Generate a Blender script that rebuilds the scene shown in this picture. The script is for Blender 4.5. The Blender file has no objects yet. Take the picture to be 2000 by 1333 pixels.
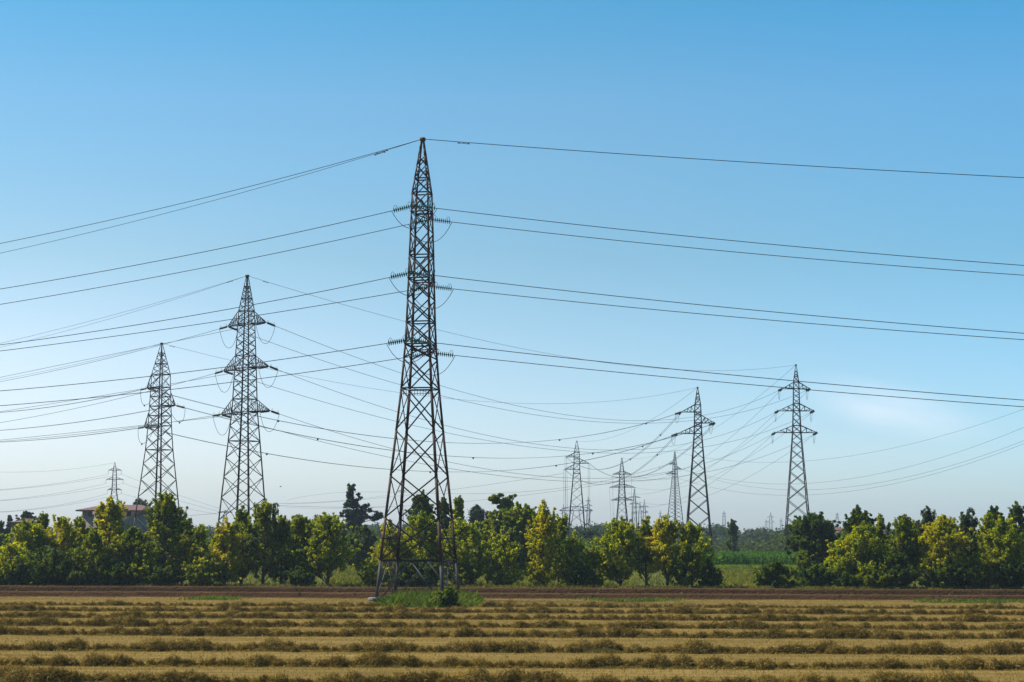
import bpy, math, random
import numpy as np
from mathutils import Vector, Matrix

# ------------------------------------------------------------------ camera / world / sun
F_PX, CX, CY, HORIZON, CAM_H, ROLL = 3600.0, 1000.0, 666.5, 1045.0, 4.5, 0.004
pitch = math.atan((HORIZON - CY) / F_PX)
R0 = np.array([1.0, 0, 0]); U0 = np.array([0, -math.sin(pitch), math.cos(pitch)])
FW = np.array([0, math.cos(pitch), math.sin(pitch)])
RC = R0 * math.cos(ROLL) + U0 * math.sin(ROLL)
UC = U0 * math.cos(ROLL) - R0 * math.sin(ROLL)
CAM = np.array([0, 0, CAM_H])

S = bpy.context.scene
cam = bpy.data.objects.new("camera", bpy.data.cameras.new("camera"))
S.collection.objects.link(cam); S.camera = cam
cam.data.sensor_width = 36; cam.data.lens = F_PX / 2000 * 36
cam.data.clip_start = 0.5; cam.data.clip_end = 12000
cam.matrix_world = Matrix(((RC[0], UC[0], -FW[0], 0), (RC[1], UC[1], -FW[1], 0), (RC[2], UC[2], -FW[2], CAM_H), (0, 0, 0, 1)))

SUN_EL, SUN_AZ = math.radians(50), math.radians(-70)      # azimuth from +Y towards +X (sun behind, left)
W = bpy.data.worlds.new("World"); S.world = W; W.use_nodes = True
wn, wl = W.node_tree.nodes, W.node_tree.links
bg = wn['Background']; bg.inputs[1].default_value = 0.119
sky = wn.new('ShaderNodeTexSky'); sky.sky_type = 'NISHITA'; sky.sun_disc = False
sky.sun_elevation = SUN_EL; sky.sun_rotation = SUN_AZ
sky.altitude = 100; sky.air_density = 1.0; sky.dust_density = 0.6; sky.ozone_density = 2.2
hsv = wn.new('ShaderNodeHueSaturation'); hsv.inputs['Saturation'].default_value = 1.0
tc = wn.new('ShaderNodeTexCoord')
wl.new(sky.outputs[0], hsv.inputs['Color'])
# clear-air tint: pale and milky low down, deep blue higher up
sz = wn.new('ShaderNodeSeparateXYZ'); wl.new(tc.outputs['Generated'], sz.inputs[0])
zr = wn.new('ShaderNodeMapRange'); zr.inputs[1].default_value = 0; zr.inputs[2].default_value = 0.4; wl.new(sz.outputs[2], zr.inputs[0])
tr_ = wn.new('ShaderNodeValToRGB'); el = tr_.color_ramp.elements
stops_ = [(0.0, (1.28, 1.40, 1.66)), (.11, (1.38, 1.50, 1.76)), (.37, (.99, 1.31, 1.33)), (.58, (.88, 1.39, 1.47)), (.70, (.56, 1.34, 1.48)), (1.0, (.40, 1.1, 1.4))]
while len(el) < len(stops_): el.new(.5)
for i, (p_, c_) in enumerate(stops_): el[i].position = p_; el[i].color = tuple(q / 1.75 for q in c_) + (1,)
wl.new(zr.outputs[0], tr_.inputs[0])
tm = wn.new('ShaderNodeMix'); tm.data_type = 'RGBA'; tm.blend_type = 'MULTIPLY'; tm.inputs[0].default_value = 1
wl.new(hsv.outputs[0], tm.inputs[6]); wl.new(tr_.outputs[0], tm.inputs[7])
# brighter haze towards the sun side (left), deeper blue away from it (right)
def mrange(sock, a, b):
    q = wn.new('ShaderNodeMapRange'); q.interpolation_type = 'SMOOTHSTEP'; q.inputs[1].default_value = a; q.inputs[2].default_value = b; wl.new(sock, q.inputs[0]); return q.outputs[0]
gl = wn.new('ShaderNodeMath'); gl.operation = 'MULTIPLY'; wl.new(mrange(sz.outputs[0], .06, -.30), gl.inputs[0]); wl.new(mrange(sz.outputs[2], .25, .09), gl.inputs[1])
gl2 = wn.new('ShaderNodeMath'); gl2.operation = 'MULTIPLY'; wl.new(gl.outputs[0], gl2.inputs[0]); wl.new(mrange(sz.outputs[2], .0, .10), gl2.inputs[1])
tm2 = wn.new('ShaderNodeMix'); tm2.data_type = 'RGBA'; tm2.blend_type = 'MULTIPLY'; wl.new(gl2.outputs[0], tm2.inputs[0]); wl.new(tm.outputs[2], tm2.inputs[6]); tm2.inputs[7].default_value = (1.36, 1.12, 1.05, 1)
tm3 = wn.new('ShaderNodeMix'); tm3.data_type = 'RGBA'; tm3.blend_type = 'MULTIPLY'; rt = wn.new('ShaderNodeMath'); rt.operation = 'MULTIPLY'; wl.new(mrange(sz.outputs[0], 0.0, .30), rt.inputs[0]); wl.new(mrange(sz.outputs[2], -.08, .10), rt.inputs[1]); wl.new(rt.outputs[0], tm3.inputs[0]); wl.new(tm2.outputs[2], tm3.inputs[6]); tm3.inputs[7].default_value = (.84, 1.04, 1.12, 1)
# faint high cloud veil low in the sky to the right
def direction(px, py):
    v = FW + RC * (px - CX) / F_PX + UC * (CY - py) / F_PX
    return v / np.linalg.norm(v)
mp = wn.new('ShaderNodeMapping'); mp.vector_type = 'POINT'
cd = direction(1740, 798)
mp.inputs['Scale'].default_value = (1, 1, 1)
sub = wn.new('ShaderNodeVectorMath'); sub.operation = 'SUBTRACT'; sub.inputs[1].default_value = tuple(cd)
wl.new(tc.outputs['Generated'], sub.inputs[0])
mp.inputs['Rotation'].default_value = (0, math.radians(-14), 0)
wl.new(sub.outputs[0], mp.inputs['Vector'])
sc = wn.new('ShaderNodeVectorMath'); sc.operation = 'MULTIPLY'; sc.inputs[1].default_value = (26, 8, 90)
wl.new(mp.outputs[0], sc.inputs[0])
ln = wn.new('ShaderNodeVectorMath'); ln.operation = 'LENGTH'; wl.new(sc.outputs[0], ln.inputs[0])
mr = wn.new('ShaderNodeMapRange'); mr.interpolation_type = 'SMOOTHSTEP'
mr.inputs[1].default_value = 0.1; mr.inputs[2].default_value = 1.6; mr.inputs[3].default_value = 1; mr.inputs[4].default_value = 0
wl.new(ln.outputs['Value'], mr.inputs[0])
wnz = wn.new('ShaderNodeTexNoise'); wnz.inputs['Scale'].default_value = 1.1; wnz.inputs['Detail'].default_value = 5
wl.new(sc.outputs[0], wnz.inputs['Vector'])
mu = wn.new('ShaderNodeMath'); mu.operation = 'MULTIPLY'; wl.new(mr.outputs[0], mu.inputs[0]); wl.new(wnz.outputs[0], mu.inputs[1])
mu2 = wn.new('ShaderNodeMath'); mu2.operation = 'MULTIPLY'; wl.new(mu.outputs[0], mu2.inputs[0]); mu2.inputs[1].default_value = 0.36
mixc = wn.new('ShaderNodeMix'); mixc.data_type = 'RGBA'; mixc.inputs[7].default_value = (9.4, 8.4, 8.5, 1)
wl.new(mu2.outputs[0], mixc.inputs[0]); wl.new(tm3.outputs[2], mixc.inputs[6])
wl.new(mixc.outputs[2], bg.inputs[0])

sd = bpy.data.lights.new("sun", 'SUN'); sd.energy = 5.0; sd.angle = math.radians(0.5); sd.color = (1.0, 0.94, 0.84)
sun = bpy.data.objects.new("sun", sd); S.collection.objects.link(sun)
sv = Vector((math.sin(SUN_AZ) * math.cos(SUN_EL), math.cos(SUN_AZ) * math.cos(SUN_EL), math.sin(SUN_EL)))
sun.rotation_euler = sv.to_track_quat('Z', 'Y').to_euler(); sun.location = (-60, 60, 120)
S.view_settings.view_transform = 'Standard'; S.view_settings.look = 'None'
S.view_settings.exposure = 0.45; S.view_settings.gamma = 1.0

# ------------------------------------------------------------------ helpers
def at(px, py, Y):
    """world point seen at photo pixel (px,py) at distance Y along the view axis"""
    v = FW + RC * (px - CX) / F_PX + UC * (CY - py) / F_PX
    return CAM + v * (Y / v[1])
def project(p):
    d = np.asarray(p) - CAM; w = d @ FW
    return CX + F_PX * (d @ RC) / w, CY - F_PX * (d @ UC) / w
def gx(px, Y):
    """X of the ground point at distance Y in photo column px"""
    lo = at(px, HORIZON + CAM_H * F_PX / Y, Y); return lo[0]

COL = S.collection
def link(name, me, parent=None):
    o = bpy.data.objects.new(name, me); COL.objects.link(o)
    if parent is not None: o.parent = parent
    return o
def tag(o, label=None, cat=None, group=None, kind=None):
    for k, v in (('label', label), ('category', cat), ('group', group), ('kind', kind)):
        if v: o[k] = v
    return o
def empty(name, loc, label, cat, group=None):
    o = link(name, None); o.location = tuple(float(c) for c in loc); o.empty_display_size = 0.5
    return tag(o, label, cat, group)
def np_mesh(name, verts, faces, mat, smooth=False):
    """verts (n,3), faces (m,k)"""
    me = bpy.data.meshes.new(name)
    verts = np.asarray(verts, dtype=np.float32); faces = np.asarray(faces, dtype=np.int32)
    k = faces.shape[1]
    me.vertices.add(len(verts)); me.vertices.foreach_set('co', verts.ravel())
    me.loops.add(faces.size); me.loops.foreach_set('vertex_index', faces.ravel())
    me.polygons.add(len(faces)); me.polygons.foreach_set('loop_start', np.arange(0, faces.size, k, dtype=np.int32))
    me.polygons.foreach_set('loop_total', np.full(len(faces), k, dtype=np.int32))
    if smooth: me.polygons.foreach_set('use_smooth', np.ones(len(faces), dtype=bool))
    me.update(calc_edges=True); me.validate()
    if mat: me.materials.append(mat)
    return me

class MB:
    """collects bars, boxes, tubes; builds one mesh"""
    def __init__(s): s.v = []; s.f = []; s.n = 0
    def add(s, v, f):
        s.v.append(np.asarray(v, float)); s.f.append(np.asarray(f, int) + s.n); s.n += len(v)
    def bar(s, p, q, w, t=None):
        p, q = np.asarray(p, float), np.asarray(q, float); t = t or w
        d = q - p; L = np.linalg.norm(d)
        if L < 1e-6: return
        d /= L; a = np.cross(d, [0, 0, 1.0]) if abs(d[2]) < .95 else np.cross(d, [0, 1.0, 0])
        a /= np.linalg.norm(a); b = np.cross(d, a)
        a = a * w / 2; b = b * t / 2
        v = [p - a - b, p + a - b, p + a + b, p - a + b, q - a - b, q + a - b, q + a + b, q - a + b]
        s.add(v, [[0, 3, 2, 1], [4, 5, 6, 7], [0, 1, 5, 4], [1, 2, 6, 5], [2, 3, 7, 6], [3, 0, 4, 7]])
    def angle(s, p, q, w, t=0.014, out=None):
        """angle iron: two flanges meeting at the heel line p-q, opening towards -out"""
        p, q = np.asarray(p, float), np.asarray(q, float)
        d = q - p; L = np.linalg.norm(d)
        if L < 1e-6: return
        d /= L
        o = np.array([0, -1.0, 0]) if out is None else np.asarray(out, float)
        o = o - d * (o @ d)
        if np.linalg.norm(o) < 1e-3: o = np.cross(d, [1.0, 0, 0])
        o /= np.linalg.norm(o); c = np.cross(d, o)
        a = (-o + c) / 1.4142; b = (-o - c) / 1.4142
        for u, v_ in ((a, b), (b, a)):
            off = -v_ * 0
            v = [p, p + u * w, p + u * w + v_ * t, p + v_ * t, q, q + u * w, q + u * w + v_ * t, q + v_ * t]
            s.add(v, [[0, 3, 2, 1], [4, 5, 6, 7], [0, 1, 5, 4], [1, 2, 6, 5], [2, 3, 7, 6], [3, 0, 4, 7]])
            p = p + v_ * 0.0005; q = q + v_ * 0.0005
    def box(s, c, sz, rz=0):
        c = np.asarray(c, float); h = np.asarray(sz, float) / 2
        v = np.array([[x, y, z] for z in (-1, 1) for x, y in ((-1, -1), (1, -1), (1, 1), (-1, 1))], float) * h
        cs, sn = math.cos(rz), math.sin(rz)
        v = np.stack([v[:, 0] * cs - v[:, 1] * sn, v[:, 0] * sn + v[:, 1] * cs, v[:, 2]], 1) + c
        s.add(v, [[0, 3, 2, 1], [4, 5, 6, 7], [0, 1, 5, 4], [1, 2, 6, 5], [2, 3, 7, 6], [3, 0, 4, 7]])
    def tube(s, pts, r, n=6, cap=True):
        pts = np.asarray(pts, float); m = len(pts)
        rr = np.full(m, r) if np.isscalar(r) else np.asarray(r, float)
        d = np.gradient(pts, axis=0); d /= np.linalg.norm(d, axis=1)[:, None] + 1e-12
        ref = np.array([0, 0, 1.0]) if np.mean(np.abs(d[:, 2])) < .8 else np.array([0.3, 1.0, 0])
        a = np.cross(d, ref); a /= np.linalg.norm(a, axis=1)[:, None] + 1e-12; b = np.cross(d, a)
        th = np.arange(n) / n * 2 * np.pi
        v = pts[:, None, :] + rr[:, None, None] * (np.cos(th)[None, :, None] * a[:, None, :] + np.sin(th)[None, :, None] * b[:, None, :])
        f = [[i * n + j, i * n + (j + 1) % n, (i + 1) * n + (j + 1) % n, (i + 1) * n + j] for i in range(m - 1) for j in range(n)]
        s.add(v.reshape(-1, 3), f)
    def blob(s, c, r, n=8):
        """small lathe ellipsoid, r = (rx,ry,rz)"""
        c = np.asarray(c, float); m = 6; v = []; f = []
        for i in range(m + 1):
            ph = math.pi * i / m
            for j in range(n):
                th = 2 * math.pi * j / n
                v.append(c + np.array([r[0] * math.sin(ph) * math.cos(th), r[1] * math.sin(ph) * math.sin(th), -r[2] * math.cos(ph)]))
        for i in range(m):
            for j in range(n): f.append([i * n + j, i * n + (j + 1) % n, (i + 1) * n + (j + 1) % n, (i + 1) * n + j])
        s.add(v, f)
    def build(s, name, mat, parent=None, smooth=False, origin=None):
        v = np.concatenate(s.v)
        if origin is not None: v = v - np.asarray(origin, float)
        return link(name, np_mesh(name, v, np.concatenate(s.f), mat, smooth), parent)

# ------------------------------------------------------------------ materials
def new_mat(name):
    m = bpy.data.materials.new(name); m.use_nodes = True
    return m, m.node_tree.nodes, m.node_tree.links, m.node_tree.nodes['Principled BSDF']
def ramp(nodes, stops):
    r = nodes.new('ShaderNodeValToRGB'); e = r.color_ramp.elements
    while len(e) < len(stops): e.new(0.5)
    for i, (p, c) in enumerate(stops): e[i].position = p; e[i].color = (*c, 1)
    return r
def leaf_mat(name, stops, nscale=0.55, trans=0.5, tcol=1.75, weight=0.42, spec=.12):
    m, n, l, b = new_mat(name)
    g = n.new('ShaderNodeNewGeometry'); no = n.new('ShaderNodeTexNoise'); no.inputs['Scale'].default_value = nscale
    no.inputs['Detail'].default_value = 3
    l.new(g.outputs['Position'], no.inputs['Vector'])
    st = n.new('ShaderNodeMapRange'); st.inputs[1].default_value = .3; st.inputs[2].default_value = .7
    l.new(no.outputs[0], st.inputs[0])
    mx = n.new('ShaderNodeMix'); mx.inputs[0].default_value = weight
    l.new(g.outputs['Random Per Island'], mx.inputs[2]); l.new(st.outputs[0], mx.inputs[3])
    r = ramp(n, stops); l.new(mx.outputs[0], r.inputs[0])
    l.new(r.outputs[0], b.inputs['Base Color']); b.inputs['Roughness'].default_value = .6
    b.inputs['Specular IOR Level'].default_value = spec
    tr = n.new('ShaderNodeBsdfTranslucent')
    gm = n.new('ShaderNodeMix'); gm.data_type = 'RGBA'; gm.blend_type = 'MULTIPLY'; gm.inputs[0].default_value = 1
    gm.inputs[7].default_value = (tcol * 1.25, tcol * 1.15, tcol * .3, 1); l.new(r.outputs[0], gm.inputs[6])
    l.new(gm.outputs[2], tr.inputs['Color'])
    ms = n.new('ShaderNodeMixShader'); ms.inputs[0].default_value = trans
    l.new(b.outputs[0], ms.inputs[1]); l.new(tr.outputs[0], ms.inputs[2])
    l.new(ms.outputs[0], n['Material Output'].inputs[0])
    return m
M = {}
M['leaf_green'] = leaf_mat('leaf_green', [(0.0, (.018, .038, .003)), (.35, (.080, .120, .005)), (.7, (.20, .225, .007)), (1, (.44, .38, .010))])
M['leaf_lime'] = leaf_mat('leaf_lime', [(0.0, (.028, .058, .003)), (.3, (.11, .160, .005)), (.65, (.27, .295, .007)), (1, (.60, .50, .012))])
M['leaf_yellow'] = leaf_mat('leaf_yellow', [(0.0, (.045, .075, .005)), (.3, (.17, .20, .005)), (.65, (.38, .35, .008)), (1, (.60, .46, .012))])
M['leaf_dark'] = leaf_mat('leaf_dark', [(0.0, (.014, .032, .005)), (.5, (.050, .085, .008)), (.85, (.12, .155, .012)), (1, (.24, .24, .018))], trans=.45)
M['leaf_grey'] = leaf_mat('leaf_grey', [(0.0, (.025, .045, .016)), (.5, (.055, .080, .028)), (1, (.10, .12, .04))], trans=.3)
M['conifer'] = leaf_mat('conifer', [(0.0, (.012, .026, .014)), (.6, (.030, .056, .026)), (1, (.085, .115, .045))], trans=.25)
M['wood_far'] = leaf_mat('wood_far', [(0.0, (.016, .034, .012)), (.5, (.034, .058, .018)), (1, (.075, .085, .025))], nscale=.06, trans=.25, weight=.7)
M['corn'] = leaf_mat('corn', [(0.0, (.022, .07, .006)), (.5, (.048, .125, .012)), (1, (.10, .20, .020))], nscale=.2, trans=.35)
M['young'] = leaf_mat('young_green', [(0.0, (.06, .12, .012)), (1, (.17, .26, .03))], nscale=.3, trans=.4)
M['grass'] = leaf_mat('grass', [(0.0, (.022, .05, .008)), (.45, (.055, .10, .016)), (.8, (.14, .165, .04)), (1, (.32, .29, .11))], nscale=1.4, trans=.4)
M['meadow_blade'] = leaf_mat('meadow_blade', [(0.0, (.05, .075, .012)), (.5, (.12, .135, .022)), (1, (.26, .21, .055))], nscale=.12, trans=.35)
M['hay'] = leaf_mat('hay', [(0.0, (.040, .030, .008)), (.35, (.125, .088, .022)), (.7, (.31, .215, .062)), (1, (.62, .44, .15))], nscale=1.6, trans=.25, tcol=1.0, weight=.42, spec=.02)
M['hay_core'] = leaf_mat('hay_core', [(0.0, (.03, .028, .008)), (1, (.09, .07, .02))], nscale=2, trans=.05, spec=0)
M['stubble'] = leaf_mat('stubble', [(0.0, (.10, .074, .020)), (.5, (.27, .182, .050)), (1, (.54, .37, .12))], nscale=.8, trans=.3, tcol=1.0, spec=.03)

def bark(name, c1, c2):
    m, n, l, b = new_mat(name)
    t = n.new('ShaderNodeTexCoord'); no = n.new('ShaderNodeTexNoise'); no.inputs['Scale'].default_value = 6
    l.new(t.outputs['Object'], no.inputs['Vector']); r = ramp(n, [(.35, c1), (.7, c2)])
    l.new(no.outputs[0], r.inputs[0]); l.new(r.outputs[0], b.inputs['Base Color']); b.inputs['Roughness'].default_value = .9
    return m
M['bark'] = bark('bark', (.045, .035, .025), (.12, .10, .075))
M['bark_dark'] = bark('bark_dark', (.03, .024, .018), (.07, .055, .04))

def steel(name, stops, scale=1.2, grey_below=None, grey=(.16, .16, .155), rough=.7, metal=.0):
    m, n, l, b = new_mat(name)
    t = n.new('ShaderNodeTexCoord'); no = n.new('ShaderNodeTexNoise'); no.inputs['Scale'].default_value = scale
    no.inputs['Detail'].default_value = 6
    l.new(t.outputs['Object'], no.inputs['Vector']); r = ramp(n, stops); l.new(no.outputs[0], r.inputs[0])
    col = r.outputs[0]
    if grey_below:
        sp = n.new('ShaderNodeSeparateXYZ'); l.new(t.outputs['Object'], sp.inputs[0])
        ad = n.new('ShaderNodeMath'); ad.operation = 'MULTIPLY_ADD'; ad.inputs[1].default_value = 1.2
        l.new(no.outputs[0], ad.inputs[0]); l.new(sp.outputs[2], ad.inputs[2])
        mr_ = n.new('ShaderNodeMapRange'); mr_.inputs[1].default_value = grey_below + .3; mr_.inputs[2].default_value = grey_below + .9
        l.new(ad.outputs[0], mr_.inputs[0])
        mx = n.new('ShaderNodeMix'); mx.data_type = 'RGBA'; l.new(mr_.outputs[0], mx.inputs[0])
        mx.inputs[6].default_value = (*grey, 1); l.new(col, mx.inputs[7]); col = mx.outputs[2]
    l.new(col, b.inputs['Base Color']); b.inputs['Roughness'].default_value = rough; b.inputs['Metallic'].default_value = metal; b.inputs['Specular IOR Level'].default_value = .25
    return m
M['rust'] = steel('rusty_painted_steel', [(.3, (.020, .010, .006)), (.5, (.055, .024, .012)), (.72, (.13, .052, .022))], 2.2, grey_below=2.5, grey=(.065, .060, .058))
M['rust_brace'] = steel('weathered_brace_steel', [(.3, (.022, .019, .016)), (.6, (.045, .032, .024)), (.8, (.09, .045, .025))], 1.5, grey_below=2.5, grey=(.085, .083, .078))
M['steel_b'] = steel('dark_galvanised_steel', [(.3, (.010, .012, .013)), (.7, (.030, .022, .018))], .8)
M['steel_far'] = steel('grey_galvanised_steel', [(.3, (.010, .013, .016)), (.7, (.022, .022, .022))], .5)
M['rod'] = steel('wire_steel', [(.3, (.02, .024, .03)), (.7, (.03, .035, .04))], .3, rough=.6, metal=0)
M['concrete'] = steel('concrete', [(.3, (.17, .16, .14)), (.7, (.27, .25, .22))], 4, rough=.9, metal=0)
def glassy(name, c, rough=.18):
    m, n, l, b = new_mat(name); b.inputs['Base Color'].default_value = (*c, 1); b.inputs['Roughness'].default_value = rough
    no = n.new('ShaderNodeTexNoise'); no.inputs['Scale'].default_value = 30
    rr = ramp(n, [(.3, tuple(x * .75 for x in c)), (.7, tuple(min(1, x * 1.3) for x in c))])
    l.new(no.outputs[0], rr.inputs[0]); l.new(rr.outputs[0], b.inputs['Base Color'])
    tl = n.new('ShaderNodeBsdfTranslucent'); tl.inputs[0].default_value = (*[min(1, x * 2.2) for x in c], 1)
    ms = n.new('ShaderNodeMixShader'); ms.inputs[0].default_value = .45; l.new(b.outputs[0], ms.inputs[1]); l.new(tl.outputs[0], ms.inputs[2]); l.new(ms.outputs[0], n['Material Output'].inputs[0])
    return m
M['glass_green'] = glassy('green_glass_insulator', (.008, .11, .065))
M['glass_pale'] = glassy('pale_glass_insulator', (.09, .11, .08), .3)
M['glass_amber'] = glassy('amber_glass_insulator', (.28, .12, .04), .3)

def ground_mat(name, stops, scale, stretch=(1, 1, 1), bump=.15, bscale=9, fine=None):
    m, n, l, b = new_mat(name)
    t = n.new('ShaderNodeNewGeometry'); mp_ = n.new('ShaderNodeMapping'); mp_.inputs['Scale'].default_value = stretch
    l.new(t.outputs['Position'], mp_.inputs['Vector'])
    no = n.new('ShaderNodeTexNoise'); no.inputs['Scale'].default_value = scale; no.inputs['Detail'].default_value = 8
    no.inputs['Roughness'].default_value = .68
    l.new(mp_.outputs[0], no.inputs['Vector']); r = ramp(n, stops); l.new(no.outputs[0], r.inputs[0])
    l.new(r.outputs[0], b.inputs['Base Color']); b.inputs['Roughness'].default_value = .95; b.inputs['Specular IOR Level'].default_value = .03
    n2 = n.new('ShaderNodeTexNoise'); n2.inputs['Scale'].default_value = bscale; n2.inputs['Detail'].default_value = 6
    l.new(t.outputs['Position'], n2.inputs['Vector'])
    bp = n.new('ShaderNodeBump'); bp.inputs['Strength'].default_value = .9; bp.inputs['Distance'].default_value = bump
    l.new(n2.outputs[0], bp.inputs['Height']); l.new(bp.outputs[0], b.inputs['Normal'])
    return m
M['ground'] = ground_mat('ground_grass', [(.3, (.05, .065, .02)), (.7, (.10, .11, .035))], .3)
M['stubble_soil'] = ground_mat('stubble_soil', [(.28, (.11, .076, .022)), (.5, (.20, .134, .038)), (.72, (.32, .21, .064))], .6, (.10, 1.8, 1), .1, 12)
M['soil'] = ground_mat('ploughed_soil', [(.3, (.060, .031, .013)), (.55, (.098, .052, .022)), (.75, (.15, .083, .036))], .8, (.3, 2.0, 1), .12, 6)
M['meadow'] = ground_mat('meadow_grass', [(.3, (.060, .070, .018)), (.5, (.100, .105, .028)), (.7, (.165, .140, .045))], .12, (.4, 1.3, 1), .2, 3)

# ------------------------------------------------------------------ ground
def grid(name, x0, x1, y0, y1, nx, ny, zf, mat, label=None):
    xs = np.linspace(x0, x1, nx); ys = np.linspace(y0, y1, ny); X, Y = np.meshgrid(xs, ys)
    v = np.stack([X, Y, zf(X, Y)], -1).reshape(-1, 3)
    i = np.arange((ny - 1) * nx).reshape(ny - 1, nx)[:, :-1].ravel()
    o = link(name, np_mesh(name, v, np.stack([i, i + 1, i + nx + 1, i + nx], 1), mat, True))
    return tag(o, kind='structure')
rng = np.random.default_rng(7)
def fbm(x, y, seed=0, octaves=4):
    r = np.random.default_rng(seed); out = np.zeros(np.broadcast(x, y).shape); a = 1.0; k = 1.0
    for _ in range(octaves):
        for _ in range(3):
            th = r.uniform(0, 6.28); out += a / 3 * np.sin(k * (x * math.cos(th) + y * math.sin(th)) * r.uniform(.7, 1.4) + r.uniform(0, 6.28))
        a *= .55; k *= 2.1
    return out
grid('ground', -1400, 1400, -20, 3400, 60, 60, lambda x, y: x * 0 - 0.16, M['ground'])
Y_SOIL, Y_MEAD = 131.5, 158.5
grid('stubble_field', -75, 75, 20, Y_SOIL, 300, 260, lambda x, y: .015 * fbm(x, y, 3), M['stubble_soil'])
def soilz(x, y):
    z = .02 * fbm(x * .5, y * 2, 5) + .02 * np.sin(y * 2 * np.pi / .9)
    wob = .12 * fbm(x * .08, 0 * y, 8)
    for yc, hgt, fall in ((133.7, .38, 3.0), (136.4, .10, 1.5), (141.2, .50, 6.0), (147.0, .07, 3.0), (152.0, .06, 3.0)):
        t = y - yc - wob
        z = z + hgt / (1 + np.exp(-np.clip(t / .07, -40, 40))) * np.exp(-np.clip(t, 0, None) / fall) - hgt * .35 * np.exp(-((t + .35) / .25) ** 2)
    return z - .01
grid('ploughed_strip', -75, 75, Y_SOIL, Y_MEAD, 220, 520, soilz, M['soil'])
grid('meadow', -160, 160, Y_MEAD, 420, 120, 90, lambda x, y: .05 * fbm(x * .15, y * .15, 9) * np.clip((y - Y_MEAD) / 10, 0, 1), M['meadow'])

# ------------------------------------------------------------------ blades (straw, grass, corn)
def blades(base, length, width, lean, seed, bend=0.35, up=None):
    """triangular-ish blades: base (n,3); returns verts, faces (quads tapering)"""
    r = np.random.default_rng(seed); n = len(base)
    th = r.uniform(0, 2 * np.pi, n); le = r.uniform(lean[0], lean[1], n)
    d = np.stack([np.cos(th) * np.sin(le), np.sin(th) * np.sin(le), np.cos(le)], 1)
    ph = r.uniform(0, 2 * np.pi, n); side = np.stack([np.cos(ph), np.sin(ph), 0 * ph], 1)
    L = r.uniform(length[0], length[1], n)[:, None]; w = r.uniform(width[0], width[1], n)[:, None] / 2
    tip = base + d * L + np.stack([np.cos(th), np.sin(th), -.6 + 0 * th], 1) * L * bend * r.uniform(.2, 1, n)[:, None]
    mid = base + d * L * .55
    v = np.stack([base - side * w, base + side * w, mid + side * w * .8, tip, mid - side * w * .8], 1).reshape(-1, 3)
    f = np.arange(n * 5).reshape(n, 5)
    return v, f

# stubble straw over the visible part of the field
n = 230000
yy = np.sqrt(rng.uniform(50 ** 2, Y_SOIL ** 2, n)); xx = rng.uniform(-1, 1, n) * (.285 * yy + 1.5)
dens = fbm(xx * .4, yy * 1.1, 12); keep = dens > -.75 + rng.uniform(-.4, .4, n)
base = np.stack([xx, yy, .015 * fbm(xx, yy, 3)], 1)[keep]
v, f = blades(base, (.03, .085), (.012, .03), (0.1, 1.25), 4)
tag(link('stubble_straw', np_mesh('stubble_straw', v, f, M['stubble'])), 'short cut straw stubble covering the tan field', 'stubble', kind='stuff')

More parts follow.
